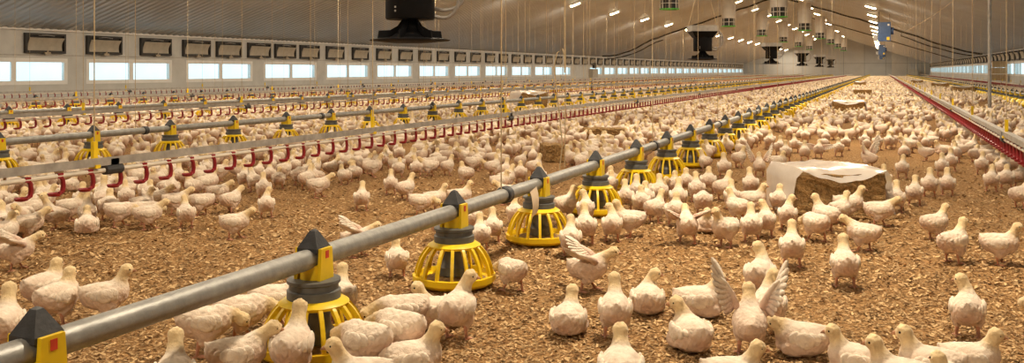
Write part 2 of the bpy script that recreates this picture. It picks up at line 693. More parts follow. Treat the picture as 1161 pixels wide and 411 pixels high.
# ------------------------------------------------------------------ ventilation chimneys
def chimney_meshes(x):
    zb = 3.70
    zt = ceil_z(x) + .15
    R = .44
    sh = MB()
    sh.lathe([(R, zb + .52), (R, zt)], 'chimney_white', 28)
    bd = MB()
    bd.lathe([(R * .86, zb + .06), (R * .86, zb + .53)], 'chimney_black', 28)
    ri = MB()
    ri.lathe([(R * .8, zb + .05), (R * 1.03, zb + .05), (R * 1.03, zb), (R * .8, zb), (R * .8, zb + .05)], 'chimney_green', 28, close=False)
    rib = []
    for k_ in range(8):
        a = 2 * math.pi * k_ / 8 + .2
        m_ = MB()
        m_.tube([(R * .97 * math.cos(a), R * .97 * math.sin(a), zb + .04), (R * .97 * math.cos(a), R * .97 * math.sin(a), zb + .54)], .022, 'chimney_white', 6)
        rib.append(m_.mesh('strut'))
    hp = MB()
    hp.lathe([(R * 1.0, zb + .27), (R * 1.0, zb + .30)], 'chimney_white', 28)
    return [('shaft', sh.mesh('shaft', True)), ('intake_band', bd.mesh('intake_band', True)), ('rim_ring', ri.mesh('rim_ring', True)),
            ('hoop', hp.mesh('hoop', True))] + [('strut', q) for q in rib]


for x, s0, row in ((-9.0, .00415, 'left'), (-5.0, .00855, 'right')):
    CM = chimney_meshes(x)
    base = F * abs(x) / CT ** 2 * s0 - abs(x) * math.tan(TH)
    for k_ in range(-1, 8):
        y = base + 17.3 * k_
        if y < 8 or y > Y1 - 3:
            continue
        r = empty('ventilation_chimney', (x, y, 0))
        tag(r, 'white round ventilation chimney with black intake band, %s nearest of the %s row' % (ordw(k_ + 2), row),
            'chimney', 'ventilation chimneys under the ridge')
        for nm, me in CM:
            link(nm, me, r)


# ------------------------------------------------------------------ circulation fans under the ridge
def fan_meshes():
    P = []
    pl = MB()
    pl.box((-.56, -.56, 2.62), (.56, .56, 2.86), 'fan_flange')
    P.append(('top_flange', pl.mesh('top_flange')))
    fu = MB()
    vv = [(sx * .54, sy * .54, 2.62) for sx, sy in ((-1, -1), (1, -1), (1, 1), (-1, 1))] + \
         [(sx * .36, sy * .36, 2.36) for sx, sy in ((-1, -1), (1, -1), (1, 1), (-1, 1))]
    fu.add(vv, [(0, 1, 5, 4), (1, 2, 6, 5), (2, 3, 7, 6), (3, 0, 4, 7), (4, 5, 6, 7), (3, 2, 1, 0)], 'black_fan')
    P.append(('inlet_funnel', fu.mesh('inlet_funnel')))
    cy = MB()
    cy.lathe([(.375, 1.80), (.39, 1.82), (.39, 2.40), (.36, 2.42)], 'black_fan', 32)
    P.append(('drum', cy.mesh('drum', True)))
    hb = MB()
    hb.lathe([(.40, 1.50), (.30, 1.53), (.21, 1.60), (.15, 1.70), (.12, 1.82)], 'black_fan', 28)
    P.append(('cone_deflector', hb.mesh('cone_deflector', True)))
    for k_ in range(6):
        a = 2 * math.pi * k_ / 6 + .3
        c, s = math.cos(a), math.sin(a)
        pr = [(.10, 1.50), (.52, 1.50), (.50, 1.62), (.32, 1.63), (.20, 1.70), (.13, 1.80)]
        n = len(pr)
        vv = []
        for off in (-.012, .012):
            vv += [(r * c - off * s, r * s + off * c, z) for r, z in pr]
        m_ = MB()
        m_.add(vv, [tuple(range(n)), tuple(reversed(range(n, 2 * n)))] + [(i, i + n, (i + 1) % n + n, (i + 1) % n) for i in range(n)], 'black_fan')
        P.append(('vane', m_.mesh('vane')))
    d = MB()
    d.lathe([(.30, 1.43), (.62, 1.462), (.645, 1.475), (.62, 1.485), (.45, 1.51), (.1, 1.52)], 'black_fan', 36)
    P.append(('spreader_disc', d.mesh('spreader_disc', True)))
    for a in (.4, 1.0, 2.6, 4.2):
        m_ = MB()
        for z in (1.92, 1.98):
            x, y = .392 * math.cos(a), .392 * math.sin(a)
            m_.lathe([(.014, -.014), (.014, .014)], 'fan_flange', 8, (x, y, z))
        P.append(('screw_pair', m_.mesh('screw_pair')))
    for sx in (-1, 1):
        m_ = MB()
        m_.tube([(sx * .6, 0, 2.85), (sx * .05, 0, 5.0)], .012, 'rope', 6)
        P.append(('sling', m_.mesh('sling')))
    m_ = MB()
    m_.tube([(0, 0, 5.0), (0, 0, RIDGE)], .012, 'rope', 6)
    P.append(('hanging_chain', m_.mesh('hanging_chain')))
    for dz, ex in ((0, .88), (-.12, .78)):
        m_ = MB()
        pts = [(.36, .05, 1.98 + dz), (.55, .06, 1.94 + dz), (ex - .12, .07, 2.0 + dz), (ex, .06, 2.16 + dz), (ex - .02, .05, 2.4), (.70, .03, 2.64)]
        # smooth the path
        q = [Vector(p) for p in pts]
        for _ in range(2):
            q2 = [q[0]]
            for a, b in zip(q, q[1:]):
                q2 += [a * .75 + b * .25, a * .25 + b * .75]
            q = q2 + [q[-1]]
        m_.tube(q, .03, 'hose_grey', 8)
        P.append(('hose', m_.mesh('hose', True)))
    return P


FM = fan_meshes()
for k_ in range(6):
    s = .001869 + .00305 * k_
    y = F * 6.95 / CT ** 2 * s - 6.95 * math.tan(TH)
    r = empty('circulation_fan', (XM, y, -.07), TH)
    tag(r, ['big black hanging circulation fan with round disc at the top of the picture',
            'black circulation fan with disc hanging second nearest under the ridge',
            'black circulation fan third nearest under the ridge', 'black circulation fan fourth nearest under the ridge',
            'black circulation fan fifth nearest under the ridge', 'black circulation fan farthest away under the ridge'][k_],
        'fan', 'circulation fans under the ridge')
    for nm, me in FM:
        link(nm, me, r)


# ------------------------------------------------------------------ blue heaters near the right lamp row
def heater_meshes():
    P = []
    m_ = MB()
    m_.box((-.34, -.3, 2.5), (.30, .3, 3.52), 'blue_paint')
    P.append(('casing', m_.mesh('casing')))
    m_ = MB()
    m_.lathe([(.20, 0), (.20, .14)], 'blue_paint', 16)
    me = m_.mesh('outlet_duct', True)
    for v_ in me.vertices:
        v_.co = Vector((.30 + v_.co.z, v_.co.y, 3.05 + v_.co.x))
    P.append(('outlet_duct', me))
    m_ = MB()
    m_.box((.10, -.312, 2.56), (.24, -.3, 2.72), 'yellow_plastic')
    P.append(('warning_plate', m_.mesh('warning_plate')))
    m_ = MB()
    m_.box((.14, -.312, 3.32), (.24, -.3, 3.42), 'white_pipe')
    P.append(('gauge', m_.mesh('gauge')))
    m_ = MB()
    m_.box((-.56, -.1, 2.55), (-.34, .1, 2.85), 'fan_flange')
    P.append(('burner', m_.mesh('burner')))
    for sx in (-.28, .25):
        m_ = MB()
        m_.tube([(sx, 0, 3.5), (sx, 0, ceil_z(.2) + .03)], .012, 'cable_black', 6)
        P.append(('hanging_rod', m_.mesh('hanging_rod')))
    return P


HM = heater_meshes()
for k_, zc in enumerate((49.0, 92.0, 128.0)):
    xo = (3.0 / F * zc) * CT if k_ == 0 else 0.0
    y = (zc + ST * xo) / CT
    r = empty('hot_air_heater', (xo, y, 0))
    tag(r, ['blue box heater hanging nearest beside the row of lamps', 'smaller looking blue box heater hanging behind the nearest one',
            'far blue box heater hanging third in the row'][k_], 'heater', 'blue hanging heaters')
    for nm, me in HM:
        link(nm, me, r)

# ------------------------------------------------------------------ cables under the ceiling, pole
YC = 68.0


def cable_path(pts, r, nm, label):
    m_ = MB()
    m_.tube(pts, r, 'cable_black', 6)
    tag(link(nm, m_.mesh(nm, True)), label, 'cable')


pr = []
for i in range(25):
    x = XR - .3 + (XM + .3 - XR) * i / 24
    pr.append((x, YC + .1 * math.sin(i), ceil_z(x) - .09 - .05 * abs(math.sin(i * .9)) - (.14 * math.sin(math.pi * min(1, i / 8)) if i < 8 else 0)))
cable_path(pr, .06, 'ceiling_cable', 'thick dark cable running up the right ceiling slope')
pr = [(a - .6 if i < 9 else a, b + .2, c - (.10 if i < 9 else .02)) for i, (a, b, c) in enumerate(pr)]
cable_path(pr[:14], .045, 'ceiling_cable', 'second dark cable sagging below the thick one on the right ceiling slope')
pr = []
for i in range(25):
    x = XL + .3 + (XM - .3 - XL) * i / 24
    pr.append((x, YC + .1 * math.sin(i), ceil_z(x) - .08 - .05 * abs(math.sin(i)) - (.30 * math.sin(math.pi * min(1, i / 7)) if i < 7 else 0)))
cable_path(pr, .06, 'ceiling_cable', 'dark cable running up the left ceiling slope from the window wall')
pr = [(a + .3, b + .3, c - .16) for a, b, c in pr[:9]]
cable_path(pr, .045, 'ceiling_cable', 'second dark cable beside the one on the left ceiling slope')
m_ = MB()
m_.tube([(XM + .5, 95, ceil_z(XM + .5) - .1)] + [(x, 95 + .1 * math.sin(x), ceil_z(x) - .1) for x in np.linspace(XM + 1, XR - .2, 14)], .05, 'cable_black', 6)
tag(link('ceiling_cable', m_.mesh('ceiling_cable')), 'far dark cable crossing the right ceiling slope', 'cable')

p = ground(1122, 123)
r = empty('steel_pole', (p.x, p.y, 0))
tag(r, 'slender grey steel pole standing at the right from litter to ceiling', 'pole')
m_ = MB()
m_.tube([(0, 0, 0.02), (0, 0, ceil_z(p.x) - .04)], .04, 'galvanised', 12)
link('shaft', m_.mesh('shaft', True), r)
m_ = MB()
m_.lathe([(.12, 0), (.12, .02), (.06, .03)], 'galvanised', 16)
link('foot_plate', m_.mesh('foot_plate'), r)
m_ = MB()
m_.tube([(p.x - .1, p.y, 3.2), (1.6, p.y + 8, 2.75)], .006, 'rope', 5)
m_.tube([(1.6, p.y + 8, 2.75), (.8, p.y + 14, 2.4)], .006, 'rope', 5)
tag(link('stay_cord', m_.mesh('stay_cord')), 'thin cord running diagonally down from the grey pole', 'cord')


# ------------------------------------------------------------------ feeder pans
PAN_R = .178


def spoke_mesh():
    m_ = MB()
    pts = []
    for t in np.linspace(0, 1, 7):
        r = .104 + (PAN_R - .006 - .104) * (.75 * math.sin(t * math.pi / 2) + .25 * t)
        z = .180 - .133 * (.45 * (1 - math.cos(t * math.pi / 2)) + .55 * t)
        pts.append((r, 0, z))
    vv, ff = [], []
    for i, (r, _, z) in enumerate(pts):
        wd = .0065
        vv += [(r, -wd, z), (r, wd, z), (r - .011, wd, z - .009), (r - .011, -wd, z - .009)]
    for i in range(len(pts) - 1):
        a = i * 4
        for k_ in range(4):
            ff.append((a + k_, a + (k_ + 1) % 4, a + 4 + (k_ + 1) % 4, a + 4 + k_))
    ff += [(3, 2, 1, 0), tuple(len(pts) * 4 - 4 + k_ for k_ in range(4))]
    m_.add(vv, ff, 'yellow_plastic')
    return m_


def feeder_builders():
    P = []
    pan = MB()
    pan.lathe([(.08, .006), (PAN_R - .03, .008), (PAN_R - .010, .018), (PAN_R, .028), (PAN_R, .052), (PAN_R - .012, .054),
               (PAN_R - .020, .032), (.10, .022), (.02, .026)], 'yellow_plastic', 32)
    P.append(('pan', pan))
    feed = MB()
    feed.lathe([(.145, .028), (.10, .040), (.03, .050)], 'hay', 24)
    P.append(('feed', feed))
    cone = MB()
    cone.lathe([(.066, .05), (.068, .085), (.056, .10), (.052, .13), (.058, .19)], 'grey_plastic', 20)
    P.append(('inner_cone', cone))
    ring = MB()
    ring.lathe([(.066, .176), (.108, .166), (.114, .176), (.092, .190), (.066, .190)], 'yellow_plastic', 28)
    P.append(('grill_ring', ring))
    col = MB()
    col.lathe([(.070, .186), (.086, .186), (.086, .216), (.079, .219), (.079, .236), (.086, .240), (.086, .250), (.05, .252)], 'grey_plastic', 28)
    P.append(('collar', col))
    neck = MB()
    neck.lathe([(.040, .248), (.046, .252), (.043, .298), (.030, .302)], 'yellow_plastic', 16)
    for sx in (-1, 1):
        x0 = sx * .038
        x1 = sx * .05
        a, b = min(x0, x1), max(x0, x1)
        vv = [(a, -.038, .252), (b, -.038, .252), (b, .038, .252), (a, .038, .252), (a, -.030, .352), (b, -.030, .352), (b, .030, .352), (a, .030, .352)]
        neck.add(vv, [(0, 3, 2, 1), (4, 5, 6, 7), (0, 1, 5, 4), (1, 2, 6, 5), (2, 3, 7, 6), (3, 0, 4, 7)], 'yellow_plastic')
    P.append(('pipe_bracket', neck))
    st = MB()
    st.box((.0505, -.009, .320), (.0515, .009, .344), 'red_sticker')
    P.append(('sticker', st))
    cap = MB()
    hb = .038
    vv = []
    for s_, z in ((hb, .338), (hb, .352), (.010, .404), (.003, .409)):
        vv += [(-s_, -s_, z), (s_, -s_, z), (s_, s_, z), (-s_, s_, z)]
    ff = [(3, 2, 1, 0), (12, 13, 14, 15)]
    for j in range(3):
        for k_ in range(4):
            ff.append((j * 4 + k_, j * 4 + (k_ + 1) % 4, j * 4 + 4 + (k_ + 1) % 4, j * 4 + 4 + k_))
    cap.add(vv, ff, 'dark_plastic')
    P.append(('cap', cap))
    return P


FB = feeder_builders()
FMESH = [(n_, b_.mesh(n_, n_ not in ('cap', 'sticker'))) for n_, b_ in FB]
SPM = spoke_mesh().mesh('spoke')
NSP = 16


def merged(builders, nsp, name):
    mm = MB()
    for b_ in builders:
        o = len(mm.v)
        mm.v += b_.v
        for f, k_ in zip(b_.f, b_.m):
            mm.f.append(tuple(i + o for i in f))
            mm.m.append(mm.mi(b_.mats[k_]))
    sp = spoke_mesh()
    for i in range(nsp):
        a = 2 * math.pi * i / nsp
        c, s = math.cos(a), math.sin(a)
        mm.add([(x * c - y * s, x * s + y * c, z) for x, y, z in sp.v], sp.f, 'yellow_plastic')
    return mm


FJOIN = merged([b_ for _, b_ in FB], NSP, 'feeder').mesh('pan_feeder', True)


def low_feeder():
    mm = MB()
    mm.lathe([(.15, .01), (PAN_R, .06), (PAN_R, .07), (.09, .18)], 'yellow_plastic', 10)
    mm.lathe([(.085, .185), (.085, .25)], 'grey_plastic', 8)
    mm.box((-.05, -.038, .25), (.05, .038, .35), 'yellow_plastic')
    hb = .041
    mm.add([(-hb, -hb, .345), (hb, -hb, .345), (hb, hb, .345), (-hb, hb, .345), (0, 0, .409)],
           [(0, 1, 4), (1, 2, 4), (2, 3, 4), (3, 0, 4), (3, 2, 1, 0)], 'dark_plastic')
    return mm


# (x, first y, pitch, pans with parts, individual pans, words)
FEED = [(-1.70, 1.44, 1.04, 14, 120, 'on the nearest feeding pipe', 'grey feeding pipe nearest the viewer, running diagonally across the picture'),
        (-6.90, 1.84 + .0, 1.00, 9, 90, 'on the second feeding pipe', 'second grey feeding pipe behind the nearest red drinker line'),
        (-11.7, 2.3, 1.02, 0, 60, 'on the third feeding pipe', 'third grey feeding pipe, towards the left windows'),
        (-16.7, 8.0, 1.02, 0, 30, 'on the fourth feeding pipe', 'fourth grey feeding pipe, closest to the left window wall'),
        (3.40, 20.0, 1.02, 0, 0, 'on the feeding pipe right of the aisle', 'grey feeding pipe beyond the right red drinker line')]
# phase of the second line from a pan seen at column 193
K2 = F * 6.9 / CT ** 2
y2 = K2 * .0012392 - 6.9 * math.tan(TH)
FEED[1] = (-6.90, y2 - 3.0,) + FEED[1][2:]
PANS = []
rest = MB()
LF = low_feeder()
DZ = {-1.70: 0.0, -6.9: -.012}
CORD_MESH = {}


def cord(parent, x, y, z0, z1, r=.0035, mt='rope'):
    key = (round(z1 - z0, 3), r, mt)
    if key not in CORD_MESH:
        m_ = MB()
        m_.tube([(0, 0, 0), (0, 0, z1 - z0)], r, mt, 5, False)
        CORD_MESH[key] = m_.mesh('suspension_cord')
    return link('suspension_cord', CORD_MESH[key], parent, (x, y, z0))


CLAMP = MB()
CLAMP.lathe([(.036, 0), (.042, .006), (.042, .05), (.036, .056)], 'dark_plastic', 16)
CLM = CLAMP.mesh('coupling', True)
for v_ in CLM.vertices:
    v_.co = Vector((v_.co.x, v_.co.z, v_.co.y))

for (x, ya, pt, npart, nind, wd, plab) in FEED:
    line = empty('feeding_pipe', (x, 0, 0))
    tag(line, plab, 'pipe', 'long feeding pipes')
    m_ = MB()
    yb = -3.0 if x > -3 else 0.0
    # gentle sag
    m_.tube([(0, y, .317) for y in (yb, Y1 - 2)], .0325, 'steel_pipe', 16)
    link('tube', m_.mesh('tube', True), line)
    y = ya + 2.62
    n = 0
    while y < (45 if x > -8 else 0):
        if y > 0:
            link('coupling', CLM, line, (0, y, .317))
        y += 3.12
    y = ya + .52 - pt
    k_ = 0
    while y < 100:
        if y > 0:
            cord(line, 0, y, .345, ceil_z(x) + .02)
        y += 3 * pt
    k_ = 0
    y = ya
    while y < Y1 - 2:
        if k_ < nind:
            if k_ < 40:
                lb = 'yellow pan feeder with dark cap, %s from the near end %s' % (ordw(k_ + 1), wd)
            else:
                lb = 'tiny far yellow pan feeder ' + wd
            if k_ < npart:
                r = empty('pan_feeder', (x, y, 0))
                for nm, me in FMESH:
                    o = link(nm, me, r)
                    if nm == 'grill_ring':
                        gr = o
                for i in range(NSP):
                    s = link('grill_spoke', SPM, gr)
                    s.rotation_euler = (0, 0, 2 * math.pi * i / NSP)
            else:
                r = link('pan_feeder', FJOIN, None, (x, y, 0))
            tag(r, lb, 'feeder', 'pan feeders ' + wd)
        else:
            rest.add([(vx + x, vy + y, vz) for vx, vy, vz in LF.v], LF.f, 'yellow_plastic')
            for q, kk in enumerate(LF.m):
                rest.m[-len(LF.f) + q] = rest.mi(LF.mats[kk])
        PANS.append((x, y))
        y += pt
        k_ += 1
tag(link('distant_pan_feeders', rest.mesh('distant_pan_feeders')), 'farthest yellow pan feeders merging at the ends of the pipes', 'feeder', None, 'stuff')

# paper tag on the nearest pipe
pu = ground(597, 80 + 0.92 * 1031 / (1031 * 1.83 / 403))
yt = F * 1.70 / CT ** 2 / 403 - 1.7 * math.tan(TH)
m_ = MB()
vv = []
for i in range(4):
    for j in range(5):
        a, b = i / 3, j / 4
        vv.append((.035 + .012 * math.sin(3 * b) + .006 * a, (a - .5) * .075 + .01 * b, .31 - .135 * b + .02 * (a - .5)))
nq = len(vv)
vv += [(p_[0] - .0015, p_[1], p_[2]) for p_ in vv]
ff = []
for i in range(3):
    for j in range(4):
        q = (i * 5 + j, i * 5 + j + 1, (i + 1) * 5 + j + 1, (i + 1) * 5 + j)
        ff += [q, tuple(k_ + nq for k_ in reversed(q))]
m_.add(vv, ff, 'paper')
tag(link('paper_tag', m_.mesh('paper_tag', True), None, (-1.70, yt, 0)), 'pale paper tag hanging from the nearest feeding pipe by the third pan', 'tag')


# ------------------------------------------------------------------ drinker lines with red cups
def cup_mesh():
    m_ = MB()
    m_.lathe([(.012, .0), (.030, .004), (.036, .018), (.034, .020), (.028, .010), (.008, .008)], 'red_plastic', 12, (0, -.035, 0))
    m_.tube([(0, -.004, .012), (0, .016, .022), (0, .022, .05), (0, .018, .085), (0, .004, .105), (0, -.004, .112)], [.011, .013, .013, .012, .012, .012], 'red_plastic', 8)
    m_.box((-.013, -.022, .095), (.013, .012, .122), 'red_plastic')
    return m_


CUPB = cup_mesh()
CUPM = CUPB.mesh('drip_cup', True)
lowcup = MB()
lowcup.box((-.03, -.065, 0), (.03, -.008, .018), 'red_plastic')
lowcup.box((-.008, .005, .0), (.008, .022, .115), 'red_plastic')
DR = [(.93, 1.4, 300, 'right red drinker line beside the aisle, running from the right edge to the far end'),
      (-4.08, 2.2, 300, 'nearest red-cupped drinker line left of the front feeding pipe'),
      (-9.13, 4.5, 200, 'second red-cupped drinker line behind the second feeding pipe'),
      (-14.2, 9.0, 120, 'third red-cupped drinker line towards the left windows'),
      (-19.0, 12.0, 60, 'farthest left red-cupped drinker line along the window wall'),
      (5.2, 35.0, 30, 'red-cupped drinker line along the right window wall')]
HANG = MB()
HANG.box((-.012, -.014, 0), (.012, .014, .15), 'yellow_plastic')
HANG.box((-.03, -.016, .0), (.03, .016, .02), 'yellow_plastic')
HGM = HANG.mesh('hanger_strap')
REG = MB()
REG.tube([(0, -.06, 0), (0, .06, 0)], .03, 'dark_plastic', 10)
REG.box((-.02, -.03, .02), (.02, .03, .06), 'dark_plastic')
RGM = REG.mesh('pipe_joint')
for x, ya, nc, lb in DR:
    line = empty('drinker_line', (x, 0, 0))
    tag(line, lb, 'drinker', 'drinker lines')
    m_ = MB()
    yb = .5 if x > -5 else 2.0
    m_.add([(-.020, yb, .385), (.020, yb, .385), (.020, yb, .432), (-.020, yb, .425),
            (-.020, Y1 - 2, .385), (.020, Y1 - 2, .385), (.020, Y1 - 2, .432), (-.020, Y1 - 2, .425)],
           [(0, 1, 2, 3), (7, 6, 5, 4), (0, 4, 5, 1), (1, 5, 6, 2), (2, 6, 7, 3), (3, 7, 4, 0)], 'galvanised')
    link('support_rail', m_.mesh('support_rail'), line)
    m_ = MB()
    m_.tube([(0, yb, .357), (0, Y1 - 2, .357)], .0140, 'white_pipe', 10)
    link('water_pipe', m_.mesh('water_pipe', True), line)
    y = ya
    k_ = 0
    rc = MB()
    while y < Y1 - 2:
        if k_ < nc:
            link('drip_cup', CUPM, line, (0, y, .25))
        elif y < 120:
            rc.add([(vx, vy + y, vz + .25) for vx, vy, vz in lowcup.v], lowcup.f, 'red_plastic')
        y += .20
        k_ += 1
    o = link('distant_drip_cups', rc.mesh('distant_drip_cups'), line)
    o['kind'] = 'stuff'
    y = ya + (1.63 if x == -4.08 else .9)
    k_ = 0
    while y < 100:
        cord(line, 0, y, .40, ceil_z(x) + .02)
        if y < 60:
            link('hanger_strap', HGM, line, (0, y, .375))
            if k_ % 2 == 0:
                link('pipe_joint', RGM, line, (0, y + .13, .360))
        y += 3.0
        k_ += 1

# loose cords hanging with loops
for (u, v, lab) in ((634, 196, 'tan cord hanging to the floor with a loop near the middle'), (640, 192, 'tan cord beside the looped one near the middle')):
    p = ground(u, v)
    m_ = MB()
    if u == 634:
        q = [(0, 0, .02), (.03, 0, .25), (0, 0, .55), (-.05, .0, .95), (-.02, 0, 1.08), (.03, 0, 1.12), (.06, 0, 1.02), (.055, 0, .9)]
        m_.tube(q, .006, 'rope', 5)
        m_.tube([(.05, 0, .9), (.05, 0, ceil_z(p.x))], .005, 'rope', 5)
    else:
        m_.tube([(0, 0, .02), (.01, 0, .6), (0, 0, ceil_z(p.x))], .005, 'rope', 5)
    tag(link('loose_cord', m_.mesh('loose_cord'), None, (p.x, p.y, 0)), lab, 'cord')


# ------------------------------------------------------------------ bales
def bale_mesh(w_, d, h, seed):
    r_ = random.Random(seed)
    bm = bmesh.new()
    bmesh.ops.create_cube(bm, size=1)
    bmesh.ops.subdivide_edges(bm, edges=bm.edges[:], cuts=9, use_grid_fill=True)
    for v_ in bm.verts:
        v_.co = Vector((v_.co.x * w_, v_.co.y * d, (v_.co.z + .5) * h))
        v_.co += Vector((r_.uniform(-1, 1), r_.uniform(-1, 1), r_.uniform(-1, 1))) * .008
        if v_.co.z < .012:
            v_.co.z = 0.004
    me = bpy.data.meshes.new('straw_block')
    bm.to_mesh(me)
    bm.free()
    me.materials.append(MATS['hay'])
    return me


def film_mesh(w_, d, h, seed):
    """film over the top, down both ends, sagging fringe along the front"""
    r_ = random.Random(seed)
    nu, nv = 33, 15
    L = w_ + 2 * h
    vv = []
    for i in range(nu):
        s = i / (nu - 1) * L
        for j in range(nv):
            t = j / (nv - 1)
            y = -d / 2 - .035 + t * (d + .07)
            if s < h:
                x, z = -w_ / 2 - .018 - .05 * (1 - s / h) * (1 - t), s
            elif s < h + w_:
                a = (s - h) / w_
                x = -w_ / 2 + a * w_
                z = h + .038 + .007 * math.sin(9 * a + 3 * t) + .004 * math.sin(23 * a + 8 * t)
                if t < .3:
                    z -= .075 * math.sin(a * math.pi) ** .7 * (1 - t / .3) ** 1.6
                    y -= .012 * (1 - t / .3)
            else:
                x, z = w_ / 2 + .02 + .03 * ((s - h - w_) / h), L - s
                y = -d / 2 - .03 + t * (d * .55)
            n_ = .0025
            vv.append((x + r_.uniform(-n_, n_), y + r_.uniform(-n_, n_), max(.006, z + r_.uniform(-n_, n_))))
    ff = []
    for i in range(nu - 1):
        for j in range(nv - 1):
            ff.append((i * nv + j, (i + 1) * nv + j, (i + 1) * nv + j + 1, i * nv + j + 1))
    m_ = MB()
    m_.add(vv, ff, 'plastic_film')
    return m_.mesh('plastic_wrap', True)


BALES = [(937, 244, .58, .46, .26, .42, True, 'straw bale wrapped in clear plastic, nearest, among the chickens at right'),
         (963, 131, .62, .45, .27, -.1, True, 'second straw bale in clear plastic farther up the aisle'),
         (978, 110, .60, .45, .25, 0, False, 'third bale up the aisle, small and tan'),
         (975, 99, .60, .45, .30, 0, True, 'fourth bale far up the aisle near the vanishing lines'),
         (600, 125, .70, .5, .40, .5, True, 'plastic-topped bale beside the second feeding pipe'),
         (45, 127, .62, .4, .15, .9, False, 'low tan tray-like bale near the left window wall'),
         (626, 184, .20, .34, .17, .2, False, 'brown bale end behind the front feeding pipe near the looped cord'),
         (684, 161, .50, .34, .17, .15, False, 'low brown bale in the crowd behind the front feeding pipe'),
         (1040, 96, .7, .5, .3, 0, True, 'farthest of three pale bales right of the red drinker line'),
         (1066, 101, .8, .5, .3, 0, True, 'middle of three bales right of the red drinker line'),
         (1092, 107, .8, .5, .3, 0, True, 'nearest of three pale bales right of the red drinker line')]
BALE_POS = []
for i, (u, v, w_, d, h, rz, film, lb) in enumerate(BALES):
    p = ground(u, v)
    ax = math.atan2(p.y, p.x) - math.pi / 2
    q = p + Vector((p.x, p.y, 0)).normalized() * d / 2
    BALE_POS.append((q.x, q.y, max(w_, d) * .62))
    r = empty('straw_bale', (q.x, q.y, 0), ax + rz)
    tag(r, lb, 'bale', 'straw bales among the flock')
    link('straw_block', bale_mesh(w_, d, h, i), r)
    if film:
        link('plastic_wrap', film_mesh(w_, d, h, i + 50), r)

# wall cabinet, far crates
yb = KL / (1000 - 672) - 20.4 * math.tan(TH)
r = empty('wall_cabinet', (XL, yb, 0))
tag(r, 'tan control cabinet on the left wall in the gap between windows', 'cabinet')
m_ = MB()
m_.box((0, -1.0, .35), (.3, .4, 1.05), 'box_grey')
link('body', m_.mesh('body'), r)
m_ = MB()
m_.box((.3, -.95, .38), (.32, .35, 1.02), 'inlet_flap')
link('door', m_.mesh('door'), r)
m_ = MB()
m_.box((0, -.1, 1.1), (.18, .4, 1.5), 'inlet_frame')
link('meter_box', m_.mesh('meter_box'), r)
r = empty('stacked_crate', (XR - .5, 57.0, 0))
tag(r, 'brown box stack against the right window wall near the pole', 'box')
for k_ in range(4):
    m_ = MB()
    m_.box((-.4 + .03 * k_, -.3, .02 + .36 * k_), (.4, .3 - .03 * k_, .36 + .36 * k_), 'cardboard')
    link('carton', m_.mesh('carton'), r)
r = empty('tool_box', (4.3, 146.9, 0))
tag(r, 'pale box standing at the far end wall', 'box')
m_ = MB()
m_.box((-.65, -.4, .02), (.65, .4, 1.1), 'box_grey')
link('body', m_.mesh('body'), r)
m_ = MB()
m_.box((-.7, -.45, 1.1), (.7, .45, 1.2), 'end_panel')
link('lid', m_.mesh('lid'), r)

# ------------------------------------------------------------------ chickens
ICO = bmesh.new()
bmesh.ops.create_icosphere(ICO, subdivisions=2, radius=1)
ICO_V = np.array([v_.co[:] for v_ in ICO.verts])
ICO_F = np.array([[v_.index for v_ in f.verts] for f in ICO.faces])
ICO.free()
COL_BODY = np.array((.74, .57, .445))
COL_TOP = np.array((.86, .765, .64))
COL_HEAD = np.array((.82, .65, .38))
COL_LEG = np.array((.60, .30, .19))
COL_BEAK = np.array((.55, .30, .17))
COL_EYE = np.array((.015, .012, .01))


def remesh(V, Fc, voxel, ratio, name):
    me = bpy.data.meshes.new('tmp')
    me.from_pydata([tuple(p) for p in V], [], [tuple(int(i) for i in f) for f in Fc])
    o = bpy.data.objects.new('tmp', me)
    C.objects.link(o)
    md = o.modifiers.new('r', 'REMESH')
    md.mode = 'VOXEL'
    md.voxel_size = voxel
    md.use_smooth_shade = True
    sm = o.modifiers.new('s', 'SMOOTH')
    sm.factor = .6
    sm.iterations = 5
    if ratio < 1:
        dc = o.modifiers.new('d', 'DECIMATE')
        dc.ratio = ratio
    tri = o.modifiers.new('t', 'TRIANGULATE')
    dg = bpy.context.evaluated_depsgraph_get()
    ev = o.evaluated_get(dg)
    m2 = ev.to_mesh()
    v = np.zeros(len(m2.vertices) * 3)
    m2.vertices.foreach_get('co', v)
    f = np.zeros(len(m2.loops), dtype=np.int32)
    m2.loops.foreach_get('vertex_index', f)
    ev.to_mesh_clear()
    bpy.data.objects.remove(o)
    bpy.data.meshes.remove(me)
    return v.reshape(-1, 3), f.reshape(-1, 3)


def balls(lst):
    V, Fc = [], []
    n = 0
    for (c, r) in lst:
        V.append(ICO_V * np.array(r) + np.array(c))
        Fc.append(ICO_F + n)
        n += len(ICO_V)
    return np.concatenate(V), np.concatenate(Fc)


def interp(stations, step=.009):
    """stations rows (x,y,z,rx,ry,rz) -> dense balls along the chain"""
    out_ = []
    for a, b in zip(stations, stations[1:]):
        a, b = np.array(a, float), np.array(b, float)
        n = max(1, int(np.linalg.norm(b[:3] - a[:3]) / step))
        for i in range(n):
            q = a + (b - a) * i / n
            out_.append((q[:3], q[3:]))
    q = np.array(stations[-1], float)
    out_.append((q[:3], q[3:]))
    return out_


def tube_np(pts, rs, n=6):
    m_ = MB()
    m_.tube(pts, rs, 'plumage', n)
    f = []
    for q in m_.f:
        for i in range(1, len(q) - 1):
            f.append((q[0], q[i], q[i + 1]))
    return np.array(m_.v), np.array(f)


def bez(a, b, c, t):
    return (1 - t) ** 2 * a + 2 * t * (1 - t) * b + t * t * c


